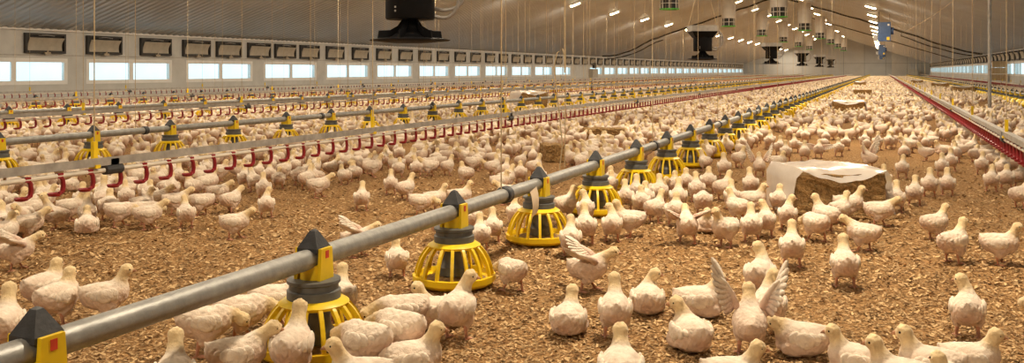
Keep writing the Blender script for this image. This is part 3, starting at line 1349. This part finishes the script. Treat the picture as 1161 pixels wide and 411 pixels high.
def make_pose(H=.110, head=(.070, 0, .200), hyaw=0.0, hpitch=0.0, legs='stand', wings='fold', pitch=0.0, fat=1.0, seed=0):
    """returns dict of part name -> list of (V, F, col)"""
    P = {}
    cp, sp_ = math.cos(pitch), math.sin(pitch)

    def R(x, y, z):
        return np.array((x * cp - z * sp_, y, H + x * sp_ + z * cp))
    st = []
    for x, z, ry, rz in ((-.098, .040, .006, .006), (-.088, .028, .018, .014), (-.070, .012, .036, .034), (-.045, .000, .053, .051),
                         (-.015, -.005, .061 * fat, .058), (.014, -.004, .060 * fat, .058), (.036, .006, .050, .051), (.046, .016, .041, .043)):
        c = R(x, 0, z)
        st.append((*c, min(ry, rz), ry, rz))
    lst = interp(st)
    # neck
    a = R(.036, 0, .024)
    hd = np.array(head)
    mid = R(.064, 0, .046)
    mid = np.array((mid[0] * .6 + hd[0] * .4 - .004, hd[1] * .3, mid[2] * .62 + hd[2] * .38))
    for i in range(13):
        t = i / 12
        r = .036 * (1 - t) ** 2.0 + .0215 * (1 - (1 - t) ** 2.0)
        lst.append((bez(a, mid, hd, t), (r, r, r)))
    cy, sy = math.cos(hyaw), math.sin(hyaw)
    ph, psn = math.cos(hpitch), math.sin(hpitch)
    fw_ = np.array((cy * ph, sy * ph, psn))
    lat = np.array((-sy, cy, 0))
    upv = np.cross(fw_, lat)
    lst.append((hd + fw_ * .004 + upv * .002, (.0265, .0255, .0255)))
    lst.append((hd + fw_ * .014 - upv * .002, (.0175, .0165, .0165)))
    # thighs
    if legs != 'lie':
        for s in (-1, 1):
            off = {'stand': 0, 'walk': .022 * s}[legs]
            lst.append(((.004 + off * .4, s * .034, H - .035), (.034, .023, .034)))
            lst.append(((-.002 + off * .6, s * .034, H - .055), (.020, .015, .022)))
    else:
        lst.append(((.0, 0, .03), (.085, .064, .027)))
        for s in (-1, 1):
            lst.append(((.025, s * .048, .033), (.045, .022, .028)))
    raw = balls(lst)

    def colour(V):
        n = len(V)
        c = np.tile(COL_BODY, (n, 1))
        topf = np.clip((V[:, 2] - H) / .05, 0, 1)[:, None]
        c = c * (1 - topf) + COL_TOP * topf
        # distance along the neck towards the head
        d = np.linalg.norm(V - hd, axis=1)
        neckv = (V - a) @ (hd - a) / np.dot(hd - a, hd - a)
        near = np.min([np.linalg.norm(V - bez(a, mid, hd, t), axis=1) for t in (.45, .6, .75, .9, 1.0)], axis=0)
        hf = np.clip((neckv - .25) / .4, 0, 1) * np.clip((.047 - near) / .012, 0, 1)
        hf = np.maximum(hf, np.clip((.036 - d) / .006, 0, 1))[:, None]
        c = c * (1 - hf) + COL_HEAD * hf
        # bare pink patch under the tail
        vent = R(-.075, 0, -.014)
        pf = np.clip((.034 - np.linalg.norm(V - vent, axis=1)) / .02, 0, 1)[:, None] * .55
        c = c * (1 - pf) + np.array((.50, .27, .20)) * pf
        return c
    P['_raw'] = raw
    P['_col'] = colour
    # wings
    W = []
    for s in (-1, 1):
        if wings == 'fold':
            l = []
            for (x, z, lx, lz, y) in ((.020, .008, .024, .028, .051), (-.006, .006, .034, .029, .0555), (-.030, .008, .030, .023, .049), (-.052, .014, .024, .014, .038), (-.070, .022, .016, .008, .025)):
                l.append((R(x, s * y * (1 + (fat - 1) * .8), z), (lx, .0085, lz)))
            V, Fc = balls(l)
            dr = random.Random(seed + s)
            c = np.tile(COL_TOP * 1.02, (len(V), 1))
            W.append((V, Fc, c))
        else:
            spread = wings
            # fan of feathers with a thick arm
            sh = R(.03, s * .045, .03)
            l = []
            out_v = {'up': np.array((-.15, s * .38, .90)), 'half': np.array((-.65, s * .62, .42)), 'wide': np.array((-.15, s * .97, .20))}[spread]
            out_v = out_v / np.linalg.norm(out_v)
            back = {'up': np.array((-.6, s * .25, -.75)), 'half': np.array((-1, 0, .15)), 'wide': np.array((-.6, 0, -.8))}[spread]
            back = back - out_v * np.dot(back, out_v)
            back /= np.linalg.norm(back)
            V_, F_ = tube_np([sh, sh + out_v * .05 + back * -.008, sh + out_v * .10, sh + out_v * .125 + back * .012], [.016, .012, .008, .004], 8)
            nrm = np.cross(out_v, back)
            vs_, fs_ = [V_], [F_]
            n0 = len(V_)
            NF = 9
            for i in range(NF):
                t = i / (NF - 1)
                root = sh + out_v * (.012 + .105 * t)
                ang = math.radians(85 - 78 * t ** 1.4)
                dirv = out_v * math.cos(ang) + back * math.sin(ang)
                side = np.cross(dirv, nrm)
                ln = .062 + .024 * t
                prof = [(0, .007), (.35, .014), (.75, .014), (.93, .009), (1.0, .001)]
                q = []
                for tt, wd in prof:
                    c0 = root + dirv * ln * tt + nrm * (.003 * i / NF - .006 * tt * tt)
                    q += [c0 - side * wd, c0 + nrm * .0015, c0 + side * wd, c0 - nrm * .0015]
                q = np.array(q)
                fq = []
                for j in range(len(prof) - 1):
                    for kk in range(4):
                        A, B = j * 4 + kk, j * 4 + (kk + 1) % 4
                        fq += [(A, B, B + 4), (A, B + 4, A + 4)]
                vs_.append(q)
                fs_.append(np.array(fq) + n0)
                n0 += len(q)
            V = np.concatenate(vs_)
            Fc = np.concatenate(fs_)
            t = np.clip(np.linalg.norm(V - sh, axis=1) / .09, 0, 1)[:, None]
            c = np.array((.66, .40, .31)) * (1 - t) + COL_TOP * t
            W.append((V, Fc, c))
    P['wing'] = W
    # legs
    L = []
    if legs != 'lie':
        for s in (-1, 1):
            off = {'stand': 0.004 * s, 'walk': .032 * s}[legs]
            hock = np.array((-.014 + off * .5, s * .034, .050))
            ft = np.array((-.004 + off, s * .037, .006))
            V1, F1 = tube_np([(-.002 + off * .5, s * .034, .068), hock, ft], [.010, .0072, .0055], 6)
            vs_, fs_ = [V1], [F1]
            n0 = len(V1)
            for ang, ln in ((0, .036), (.55, .030), (-.55, .030), (math.pi, .016)):
                d = np.array((math.cos(ang), math.sin(ang), 0))
                V2, F2 = tube_np([ft, ft + d * ln * .5 + np.array((0, 0, .001)), ft + d * ln + np.array((0, 0, -.003))], [.0048, .0040, .0022], 5)
                vs_.append(V2)
                fs_.append(F2 + n0)
                n0 += len(V2)
            V = np.concatenate(vs_)
            L.append((V, np.concatenate(fs_), np.tile(COL_LEG, (len(V), 1))))
    P['leg'] = L
    tip = hd + fw_ * .042 - upv * .008
    V, Fc = tube_np([hd + fw_ * .022 - upv * .004, hd + fw_ * .033 - upv * .004, tip], [.0085, .0060, .0012], 6)
    P['beak'] = [(V, Fc, np.tile(COL_BEAK, (len(V), 1)))]
    E = []
    for s in (-1, 1):
        V, Fc = balls([(hd + fw_ * .014 + upv * .004 + lat * s * .0192, (.0036, .0036, .0036))])
        E.append((V, Fc, np.tile(COL_EYE, (len(V), 1))))
    P['eye'] = E
    return P


POSES = {
    'S': dict(),
    'SL': dict(head=(.060, .020, .200), hyaw=1.25),
    'SR': dict(head=(.060, -.020, .200), hyaw=-1.25),
    'W': dict(head=(.098, 0, .178), legs='walk', hpitch=-.1),
    'P': dict(head=(.116, 0, .105), legs='walk', hpitch=-.75, pitch=-.10),
    'D': dict(head=(.072, 0, .238), hpitch=.55, pitch=.28, H=.115),
    'B': dict(head=(.050, 0, .182), H=.106, fat=1.06),
    'Y': dict(H=.060, legs='lie', head=(.066, 0, .142), fat=1.12),
    'YL': dict(H=.060, legs='lie', head=(.054, .022, .142), hyaw=1.2, fat=1.12),
    'YR': dict(H=.060, legs='lie', head=(.054, -.022, .142), hyaw=-1.2, fat=1.12),
    'YD': dict(H=.058, legs='lie', head=(.084, 0, .102), fat=1.14, hpitch=-.2),
    'F': dict(wings='up', pitch=.25, H=.118, head=(.064, 0, .212)),
    'G': dict(wings='half', legs='walk', head=(.106, 0, .180), pitch=.05),
    'H': dict(wings='wide', legs='walk', head=(.088, 0, .184)),
}
PM = {}       # pose -> list of (part name, mesh) with body first, joined mesh, low arrays
for pn, kw in POSES.items():
    P = make_pose(**kw)
    V, Fc = P['_raw']
    v1, f1 = remesh(V, Fc, .0050, 1.0, pn)
    # ruffled feathers
    nr = np.random.default_rng(len(pn) * 31 + ord(pn[0]))
    ph = nr.uniform(0, 6, 3)
    v1 = v1 + (v1 - v1.mean(0)) * (np.sin(v1[:, 0] * 420 + ph[1] + 2 * np.sin(v1[:, 1] * 160)) * np.sin(v1[:, 1] * 380 + ph[2]) * np.sin(v1[:, 2] * 350 + 2 * np.sin(v1[:, 0] * 150)) * .016)[:, None]
    dsp = (np.sin(v1[:, 0] * 190 + ph[0]) * np.sin(v1[:, 1] * 210 + ph[1]) * np.sin(v1[:, 2] * 170 + ph[2]))
    v1 = v1 + (v1 - v1.mean(0)) * (dsp * .026)[:, None]
    v1[:, 2] = np.maximum(v1[:, 2], .004)
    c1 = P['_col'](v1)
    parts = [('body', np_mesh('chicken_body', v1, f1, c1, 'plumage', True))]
    JV, JF, JC = [v1], [f1], [c1]
    v2, f2 = remesh(V, Fc, .0095, .16, pn)
    v2[:, 2] = np.maximum(v2[:, 2], .004)
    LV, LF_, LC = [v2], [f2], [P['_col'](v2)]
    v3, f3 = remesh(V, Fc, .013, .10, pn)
    v3[:, 2] = np.maximum(v3[:, 2], .004)
    n1, n2 = len(v1), len(v2)
    for nm in ('wing', 'leg', 'beak', 'eye'):
        for (a, b, c) in P[nm]:
            parts.append((nm, np_mesh(nm, a, b, c, 'plumage', nm != 'wing' or 'wings' not in kw)))
            JV.append(a)
            JF.append(b + n1)
            JC.append(c)
            n1 += len(a)
            if nm == 'leg' or (nm == 'wing' and 'wings' in kw):
                LV.append(a)
                LF_.append(b + n2)
                LC.append(c)
                n2 += len(a)
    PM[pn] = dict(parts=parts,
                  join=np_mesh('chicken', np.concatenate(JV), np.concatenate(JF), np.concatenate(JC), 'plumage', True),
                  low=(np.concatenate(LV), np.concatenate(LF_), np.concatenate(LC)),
                  far=(v3, f3, P['_col'](v3)))

DIRS = {'A': 0, 'AL': 45, 'L': 90, 'TL': 135, 'T': 180, 'TR': -135, 'R': -90, 'AR': -45, 'AAL': 20, 'AAR': -20}
# birds read off the photograph: column, row of the feet, pose, heading, label (None: worded from its neighbourhood)
BIRDS = [
    (51, 354, 'B', 'AR', 'chicken seen from behind with small rump, just above the front cap of the pipe'),
    (82, 367, 'B', 'AR', 'chicken half hidden behind the one looking right, above the front pipe'),
    (104, 366, 'S', 'R', 'chicken in profile looking right with yellow head, above the front pipe'),
    (6, 404, 'S', 'A', 'yellow-headed chicken at the left edge behind the front cap'),
    (197, 468, 'S', 'A', 'yellow head poking up at the bottom edge under the front pipe'),
    (240, 399, 'P', 'R', 'plump chicken with head down towards the nearest pan, its back to the pipe'),
    (281, 384, 'P', 'R', 'chicken feeding at the left rear of the nearest pan'),
    (271, 440, 'W', 'R', 'pinkish chicken at the bottom edge left of the nearest pan'),
    (345, 426, 'S', 'AAR', 'round-backed chicken stretching its head into the front of the nearest pan'),
    (398, 417, 'P', 'AL', 'chicken pressed against the right front of the nearest pan'),
    (408, 468, 'S', 'L', 'yellow head at the bottom edge in front of the nearest pan'),
    (303, 376, 'P', 'R', 'chicken head peeping behind the left spokes of the nearest pan'),
    (387, 366, 'S', 'A', 'chicken standing hidden behind the collar of the nearest pan'),
    (455, 386, 'P', 'L', 'chicken bending its yellow head left to the nearest pan'),
    (440, 412, 'P', 'AL', 'white-backed chicken crouching right of the nearest pan at the bottom'),
    (468, 428, 'Y', 'R', 'chicken at the bottom edge with head turned right, below the second pan'),
    (496, 371, 'Y', 'L', 'chicken lying with face turned left behind the upright one below the second pan'),
    (518, 384, 'SR', 'AAR', 'upright chicken with raised head looking right, below the second pan'),
    (450, 314, 'B', 'A', 'chicken seen from behind left of the second pan'),
    (572, 329, 'P', 'AL', 'chicken feeding at the right side of the second pan'),
    (648, 379, 'Y', 'AAR', 'chicken sprawled on the litter with white wing and yellow head, lower middle'),
    (694, 383, 'S', 'A', 'standing chicken seen from behind next to the sprawled one, lower middle'),
    (668, 330, 'G', 'R', 'running chicken with half-open wing heading right, middle of the litter'),
    (734, 355, 'YR', 'A', 'resting chicken seen from behind right of the running one'),
    (704, 438, 'Y', 'A', 'chicken back and head cut off by the bottom edge, lower middle'),
    (783, 397, 'YL', 'AAL', 'chicken resting with head turned left beside the flapping one'),
    (794, 358, 'Y', 'R', 'chicken lying in profile facing right with tail at left, behind the flapping one'),
    (850, 402, 'F', 'A', 'chicken flapping raised wings in the lower right foreground'),
    (862, 341, 'SL', 'AAR', 'chicken standing behind the flapping one looking left'),
    (872, 379, 'SR', 'A', 'chicken tucked beside the flapping one looking right'),
    (832, 446, 'Y', 'R', 'chicken at the bottom edge below the flapping one'),
    (908, 402, 'YD', 'L', 'chicken lying flat with head stretched left, lower right foreground'),
    (970, 428, 'Y', 'L', 'chicken lying at the bottom with head left, next to the flat-lying one'),
    (958, 326, 'S', 'A', 'lone chicken standing with its back to us, below the wrapped bale'),
    (1028, 452, 'Y', 'L', 'chicken head just above the bottom edge at lower right'),
    (1097, 383, 'SL', 'A', 'upright chicken with back to us and head turned left, lower right'),
    (1060, 434, 'Y', 'L', 'chicken resting with head left in the lower right corner group'),
    (1096, 428, 'Y', 'R', 'chicken resting with head right in the lower right corner group'),
    (1078, 468, 'Y', 'AL', 'front chicken of the lower right corner group at the bottom edge'),
    (20, 306, 'G', 'R', 'chicken stretching a wing at the left edge of the open litter'),
    (30, 273, 'W', 'R', 'cream chicken crouching behind the wing-stretching one at the left'),
    (4, 272, 'S', 'A', 'white chicken cut by the left edge under the drinker rail'),
    (20, 255, 'D', 'R', 'chicken stretching up to the drinker cups at far left'),
    (62, 260, 'D', 'L', 'chicken reaching up left to a red cup, left side'),
    (81, 250, 'S', 'R', None), (99, 258, 'D', 'A', 'chicken seen from behind stretching up to a red cup'),
    (119, 240, 'D', 'A', None), (136, 257, 'P', 'R', None), (141, 237, 'S', 'A', None), (36, 252, 'B', 'R', None),
    (169, 260, 'W', 'R', 'chicken walking right in the row below the drinker line, left'),
    (200, 243, 'W', 'R', None), (211, 259, 'S', 'A', None), (178, 240, 'W', 'R', None), (165, 229, 'D', 'A', None),
    (195, 227, 'D', 'A', None), (248, 231, 'W', 'R', None), (262, 242, 'W', 'AR', None),
    (267, 271, 'W', 'R', 'chicken striding right alone at the front of the left group'),
    (238, 217, 'S', 'AR', None), (277, 214, 'S', 'A', None), (302, 247, 'SR', 'A', None), (299, 227, 'S', 'A', None),
    (316, 214, 'B', 'A', None), (362, 224, 'W', 'R', 'yellowish chicken running right with raised tail below the drinker line'),
    (410, 239, 'S', 'A', 'lone chicken with back to us on open litter left of the middle'),
    (406, 291, 'G', 'R', 'chicken stretching its wing behind the pipe, between the first two pans'),
    (443, 221, 'S', 'A', None), (460, 227, 'S', 'AR', None), (478, 244, 'P', 'R', None), (496, 239, 'S', 'R', None),
    (520, 238, 'S', 'R', None), (537, 264, 'S', 'A', None), (545, 284, 'S', 'A', None), (502, 272, 'B', 'AR', None),
    (563, 275, 'S', 'A', None), (568, 218, 'B', 'R', None), (575, 232, 'W', 'L', None), (584, 256, 'B', 'A', None),
    (641, 249, 'S', 'AR', None), (677, 241, 'B', 'R', None), (664, 253, 'SL', 'A', None),
    (647, 291, 'S', 'A', 'chicken with its back to us right of the third pan'),
    (664, 277, 'S', 'A', None), (694, 274, 'SL', 'A', None), (713, 269, 'S', 'L', None), (702, 240, 'S', 'A', None),
    (707, 221, 'B', 'A', None), (693, 216, 'B', 'A', None), (722, 232, 'S', 'A', None), (727, 244, 'B', 'A', None),
    (746, 253, 'S', 'AR', None), (762, 256, 'B', 'A', None),
    (779, 276, 'G', 'A', 'chicken half opening its wings among the middle right group'),
    (797, 245, 'P', 'A', None), (800, 263, 'Y', 'T', 'chicken lying and facing the viewer in the middle right group'),
    (822, 280, 'S', 'TL', 'chicken standing and facing the viewer in the middle right group'),
    (852, 275, 'S', 'A', None), (868, 269, 'SL', 'A', None), (866, 241, 'S', 'R', None), (836, 251, 'S', 'AL', None),
    (831, 238, 'S', 'A', None), (851, 223, 'S', 'A', None), (820, 228, 'S', 'AR', None), (790, 229, 'S', 'A', None),
    (743, 223, 'Y', 'R', None), (760, 223, 'B', 'A', None), (747, 232, 'S', 'A', None), (769, 240, 'S', 'A', None),
    (781, 219, 'B', 'A', None), (800, 219, 'B', 'A', None), (731, 240, 'B', 'A', None),
    (893, 261, 'SR', 'A', 'tall-necked chicken standing at the left corner of the wrapped bale'),
    (898, 303, 'S', 'A', 'chicken with back to us in front of the left corner of the wrapped bale'),
    (925, 274, 'P', 'AL', 'chicken pecking in front of the wrapped bale'),
    (936, 263, 'S', 'AL', None), (952, 254, 'S', 'AR', None), (963, 249, 'S', 'R', None),
    (978, 285, 'W', 'L', 'chicken walking left in front of the wrapped bale'),
    (998, 257, 'W', 'R', 'yellowish chicken walking right at the right end of the wrapped bale'),
    (1016, 241, 'S', 'A', None), (1003, 228, 'B', 'AR', None), (870, 241, 'B', 'A', None),
    (1060, 272, 'S', 'AR', 'yellowish chicken with back to us, right of the wrapped bale'),
    (1081, 298, 'S', 'AR', 'chicken with back to us walking behind the lower right upright one'),
    (1135, 300, 'S', 'R', 'chicken walking right near the right edge'),
    (1037, 233, 'S', 'A', None), (1055, 223, 'S', 'A', None), (1073, 222, 'S', 'A', None), (1124, 217, 'S', 'A', None),
    (1155, 213, 'S', 'A', None), (1157, 236, 'S', 'AR', None), (1023, 202, 'S', 'A', None),
    (1031, 173, 'W', 'L', None), (1055, 168, 'W', 'L', None), (1071, 175, 'Y', 'L', None), (1068, 200, 'S', 'A', None),
    (1078, 194, 'S', 'A', None), (1085, 176, 'S', 'A', None), (1099, 176, 'D', 'AR', None), (1116, 181, 'W', 'R', None),
    (1113, 198, 'S', 'A', None), (1137, 202, 'S', 'A', None), (1150, 196, 'B', 'A', None), (1127, 192, 'S', 'AR', None), (1143, 214, 'B', 'A', None),
    (884, 176, 'S', 'A', None), (891, 183, 'S', 'A', None), (901, 173, 'S', 'A', None), (874, 167, 'S', 'A', None),
    (913, 162, 'S', 'A', None), (928, 179, 'H', 'A', 'chicken spreading both wings wide behind the wrapped bale'),
    (951, 177, 'S', 'A', None), (959, 170, 'S', 'A', None), (932, 159, 'S', 'AL', None), (980, 168, 'S', 'A', None),
    (995, 170, 'S', 'A', None), (1008, 169, 'S', 'A', None),
    (985, 191, 'F', 'AL', 'chicken flapping upright just behind the wrapped bale'),
    (1003, 216, 'S', 'A', None), (838, 190, 'S', 'AR', None), (861, 200, 'F', 'A', 'wing-beating chicken left behind the wrapped bale'),
    (821, 202, 'S', 'A', None), (805, 180, 'S', 'AL', None), (824, 173, 'S', 'A', None), (841, 171, 'S', 'A', None),
    (872, 169, 'S', 'A', None), (846, 162, 'B', 'A', None), (862, 158, 'B', 'AR', None),
    (439, 186, 'SL', 'A', None), (453, 182, 'B', 'A', None), (449, 196, 'B', 'L', None), (461, 201, 'B', 'AAR', None), (468, 201, 'SL', 'A',
    None), (485, 200, 'W', 'L', None), (494, 189, 'B', 'AAR', None), (504, 199, 'S', 'AR', None), (516, 183, 'S', 'A', None), (529, 187, 'W',
    'L', None), (528, 208, 'B', 'AL', None), (541, 191, 'SL', 'A', None), (559, 200, 'SL', 'AR', None), (572, 204, 'S', 'AAR', None), (569, 191,
    'B', 'AL', None), (574, 215, 'S', 'AR', None), (485, 180, 'W', 'AR', None), (345, 207, 'S', 'AR', None), (360, 202, 'SL', 'R', None), (371,
    201, 'W', 'AR', None), (381, 199, 'B', 'A', None), (394, 193, 'S', 'AR', None), (415, 197, 'B', 'AR', None), (590, 207, 'B', 'A', None),
    (606, 200, 'S', 'AR', None), (612, 212, 'SL', 'AAR', None), (322, 203, 'B', 'AR', None), (334, 198, 'B', 'AAR', None),
]

POSEW = {'S': 'standing', 'SL': 'looking left', 'SR': 'looking right', 'W': 'stepping forward', 'P': 'pecking low', 'D': 'stretching upward',
         'B': 'standing hunched', 'Y': 'lying', 'YL': 'lying', 'YR': 'lying', 'YD': 'lying flat', 'F': 'flapping', 'G': 'half-winged', 'H': 'wing-spreading'}
DIRW = {'A': 'back to us', 'AL': 'turned half left', 'L': 'in left profile', 'TL': 'facing us', 'T': 'facing us', 'TR': 'facing us',
        'R': 'in right profile', 'AR': 'turned half right', 'AAL': 'back to us', 'AAR': 'back to us'}


def region(u, v):
    if u < 330:
        return 'at the nearest drinker line'
    if u < 600 and v < 300:
        return 'behind the front pipe'
    if u < 735:
        return 'around the third pan'
    if u < 875:
        return 'left of the wrapped bale'
    if u < 1012:
        return 'around the wrapped bale'
    return 'right of the wrapped bale'


placed = []       # (x, y) of all birds
IND = []          # individuals: dict


def add_bird(x, y, rz, pose, sc, label, group, parts):
    r = link('chicken', None if parts else PM[pose]['join'], None, (x, y, 0), rz)
    r.scale = (sc, sc, sc)
    if parts:
        for nm, me in PM[pose]['parts']:
            link(nm, me, r)
    tag(r, label, 'chicken', group)
    placed.append((x, y))


unl = {}
for i, (u, v, ps, dr, lb) in enumerate(BIRDS):
    if lb is None:
        unl.setdefault(region(u, v), []).append(i)
auto = {}
for rg, lst in unl.items():
    lst.sort(key=lambda i: BIRDS[i][0])
    for n, i in enumerate(lst):
        u, v, ps, dr, _ = BIRDS[i]
        auto[i] = 'chicken %s, %s, %s from left %s' % (POSEW[ps], DIRW[dr], ordw(n + 1), rg)
jr = random.Random(3)
BP = [ground(q[0], q[1]) for q in BIRDS]
for _ in range(12):
    for i in range(len(BP)):
        for j in range(i):
            d = BP[i] - BP[j]
            L_ = d.length
            if 1e-6 < L_ < .165:
                d *= (.165 - L_) / L_ * .5
                BP[i] = BP[i] + d
                BP[j] = BP[j] - d
for i, (u, v, ps, dr, lb) in enumerate(BIRDS):
    p = BP[i]
    az = math.atan2(p.y, p.x)
    # keep off the pans
    for (px_, py_) in PANS[:40]:
        dx, dy = p.x - px_, p.y - py_
        dd = math.hypot(dx, dy)
        lim = .245 if ps not in ('P',) else .27
        if dd < lim:
            p.x, p.y = px_ + dx / dd * lim, py_ + dy / dd * lim
    rz = az + math.radians(DIRS[dr] + jr.uniform(-9, 9))
    add_bird(p.x, p.y, rz, ps, jr.uniform(.95, 1.05) * (.97 if v > 340 else (.86 if u < 620 else .93)), lb or auto[i], 'chickens in the foreground', True)

# ---- the rest of the flock, scattered with spacing
cell = {}


def near_ok(x, y, dmin):
    cx, cy = int(math.floor(x / .3)), int(math.floor(y / .3))
    for a in (-1, 0, 1):
        for b in (-1, 0, 1):
            for (qx, qy) in cell.get((cx + a, cy + b), ()):
                if (qx - x) ** 2 + (qy - y) ** 2 < dmin * dmin:
                    return False
    return True


def put(x, y):
    cell.setdefault((int(math.floor(x / .3)), int(math.floor(y / .3))), []).append((x, y))


for x, y in placed:
    put(x, y)
pan_cell = {}
for (x, y) in PANS:
    pan_cell.setdefault((int(math.floor(x)), int(math.floor(y))), []).append((x, y))


def clear(x, y):
    for a in (-1, 0, 1):
        for b in (-1, 0, 1):
            for (qx, qy) in pan_cell.get((int(math.floor(x)) + a, int(math.floor(y)) + b), ()):
                if (qx - x) ** 2 + (qy - y) ** 2 < .07:
                    return False
    for (qx, qy, rr) in BALE_POS:
        if (qx - x) ** 2 + (qy - y) ** 2 < (rr + .06) ** 2:
            return False
    return True


extra = []
R_ = random.Random(11)


def density(x, y, u, v):
    """birds per square metre wanted"""
    if u > 1180 and v > 150:
        return 5.0
    if u < -20 and v > 190:
        return 5.0 if x < -2.2 else 0
    if v > 196 and x > -4.0:
        return 0                       # the open litter; these birds are placed one by one
    if x > -4.0 and u < 470 and v > 186:
        return 2.0
    if x < -4.0:
        d = 19 if v > 120 else 15
    else:
        d = 15
    if x > -1.4 and x < .9:
        if v > 160:
            d = (9 if x > .1 and v < 185 else 0.9) if u > 800 else 4
        elif v > 140:
            d = 10
    if x > .9 and v > 165:
        d = 4.0
    if x > 1.2 and 118 < v < 128:
        d = 3.0
    if y > 14:
        d *= .8
    if y > 28:
        d *= .6
    if y > 55:
        d *= .55
    return d


def scatter(ya, yb, step):
    y = ya
    while y < yb:
        x = max(XL + .3, -1.45 * y - 1.0)
        xr = min(XR - .6, .16 * y + 3.2)
        while x < xr:
            xx, yy = x + R_.uniform(0, step), y + R_.uniform(0, step)
            u, v, zc = pix((xx, yy, 0))
            if zc > .6 and -260 < u < 1700 and v < 640:
                if R_.random() < density(xx, yy, u, v) * step * step and near_ok(xx, yy, .132) and clear(xx, yy):
                    extra.append((xx, yy, u, v))
                    put(xx, yy)
            x += step
        y += step


scatter(1.0, 28, .14)
scatter(28, 60, .2)
scatter(60, Y1 - 3, .3)
extra.sort(key=lambda e_: -e_[3] if -20 < e_[2] < 1180 and e_[3] < 470 else 0)
NIND = 300 - len(BIRDS)
PR = [('S', .24), ('B', .27), ('W', .16), ('P', .12), ('Y', .10), ('SL', .04), ('SR', .04), ('D', .03)]


def rpose():
    t = R_.random()
    for n, w_ in PR:
        t -= w_
        if t < 0:
            return n
    return 'S'


def crowd_label(x, y, ps, az):
    gp = 'crowd behind the nearest drinker line' if x < -4.08 else ('crowd left of the front pipe' if x < -1.7 else ('crowd in the aisle' if x < .93 else 'flock beyond the right drinker line'))
    rel = (math.degrees(az - math.atan2(y, x)) + 180) % 360 - 180
    dw = 'back to us' if abs(rel) < 30 else ('facing us' if abs(rel) > 130 else ('facing left' if rel > 0 else 'facing right'))
    if x < -4.08:
        line, wd = -6.9, 'second'
    else:
        line, wd = -1.7, 'front'
    ps_ = [q for q in PANS if abs(q[0] - line) < .1]
    k_ = min(range(len(ps_)), key=lambda i: abs(ps_[i][1] - y))
    sd = 'left' if x < line else 'right'
    return 'chicken %s, %s, %s of the %s pan on the %s pipe' % (POSEW[ps], dw, sd, ordw(k_ + 1), wd), gp


SV, SF, SC = [], [], []
nv = 0
for i, (x, y, u, v) in enumerate(extra):
    ps = rpose()
    if x > .93 or abs(x + 4.08) < .35 or (abs(x - .93) < .35):
        pass
    az = math.atan2(y, x) + R_.choice((0, 0, 0, .6, -.6, 1.4, -1.4, 2.6, R_.uniform(-3, 3)))
    sc = R_.uniform(.92, 1.08) * (.87 if x < -1.7 else .92)
    if i < NIND:
        lb, gp = crowd_label(x, y, ps, az)
        add_bird(x, y, az, ps, sc, lb, gp, False)
    else:
        V, Fc, c = PM[ps]['low' if v > 118 else 'far']
        ca, sa = math.cos(az) * sc, math.sin(az) * sc
        vv = np.empty_like(V)
        vv[:, 0] = V[:, 0] * ca - V[:, 1] * sa + x
        vv[:, 1] = V[:, 0] * sa + V[:, 1] * ca + y
        vv[:, 2] = V[:, 2] * sc
        SV.append(vv)
        SF.append(Fc + nv)
        SC.append(c * R_.uniform(.88, 1.05))
        nv += len(V)
me = np_mesh('distant_flock', np.concatenate(SV), np.concatenate(SF), np.concatenate(SC), 'plumage', True)
tag(link('distant_flock', me), 'dense flock of white chickens filling the barn into the distance', 'flock', None, 'stuff')
print('birds', len(BIRDS), 'extra', len(extra), 'flock tris', len(me.polygons))

# ------------------------------------------------------------------ loose wood shavings on the litter
NCH = 92000
t = rng.random(NCH)
vpx = 175 + (470 - 175) * t ** .75
upx = rng.uniform(-150, 1450, NCH)
zc = F * HC / (vpx - HOR)
xc = (upx - 580.5) * zc / F
gx = -ST * zc + CT * xc
gy = CT * zc + ST * xc
a = rng.uniform(0, 2 * math.pi, NCH)
ln = rng.uniform(.003, .0095, NCH) * np.clip(zc / 3.5, .8, 1.6)
wd = ln * rng.uniform(.25, .6, NCH)
tl = rng.uniform(-.5, .5, NCH)
ts = rng.uniform(-.5, .5, NCH)
dx, dy = np.cos(a), np.sin(a)
V = np.zeros((NCH, 4, 3))
z0 = .003 + np.abs(tl) * ln + np.abs(ts) * wd
for k_, (sl, sw) in enumerate(((-1, -1), (1, -1), (1, 1), (-1, 1))):
    V[:, k_, 0] = gx + dx * ln * sl - dy * wd * sw
    V[:, k_, 1] = gy + dy * ln * sl + dx * wd * sw
    V[:, k_, 2] = z0 + tl * ln * sl + ts * wd * sw
Fq = np.arange(NCH * 4).reshape(-1, 4)
tone = rng.random((NCH, 1))
col = np.array((.14, .072, .028)) * (1 - tone) + np.array((.72, .50, .26)) * tone
me = np_mesh('wood_shavings', V.reshape(-1, 3), Fq, np.repeat(col, 4, axis=0), 'shavings')
o = link('wood_shavings', me, FLOOR)
o['kind'] = 'stuff'
o['label'] = 'loose wood shavings strewn over the barn floor'
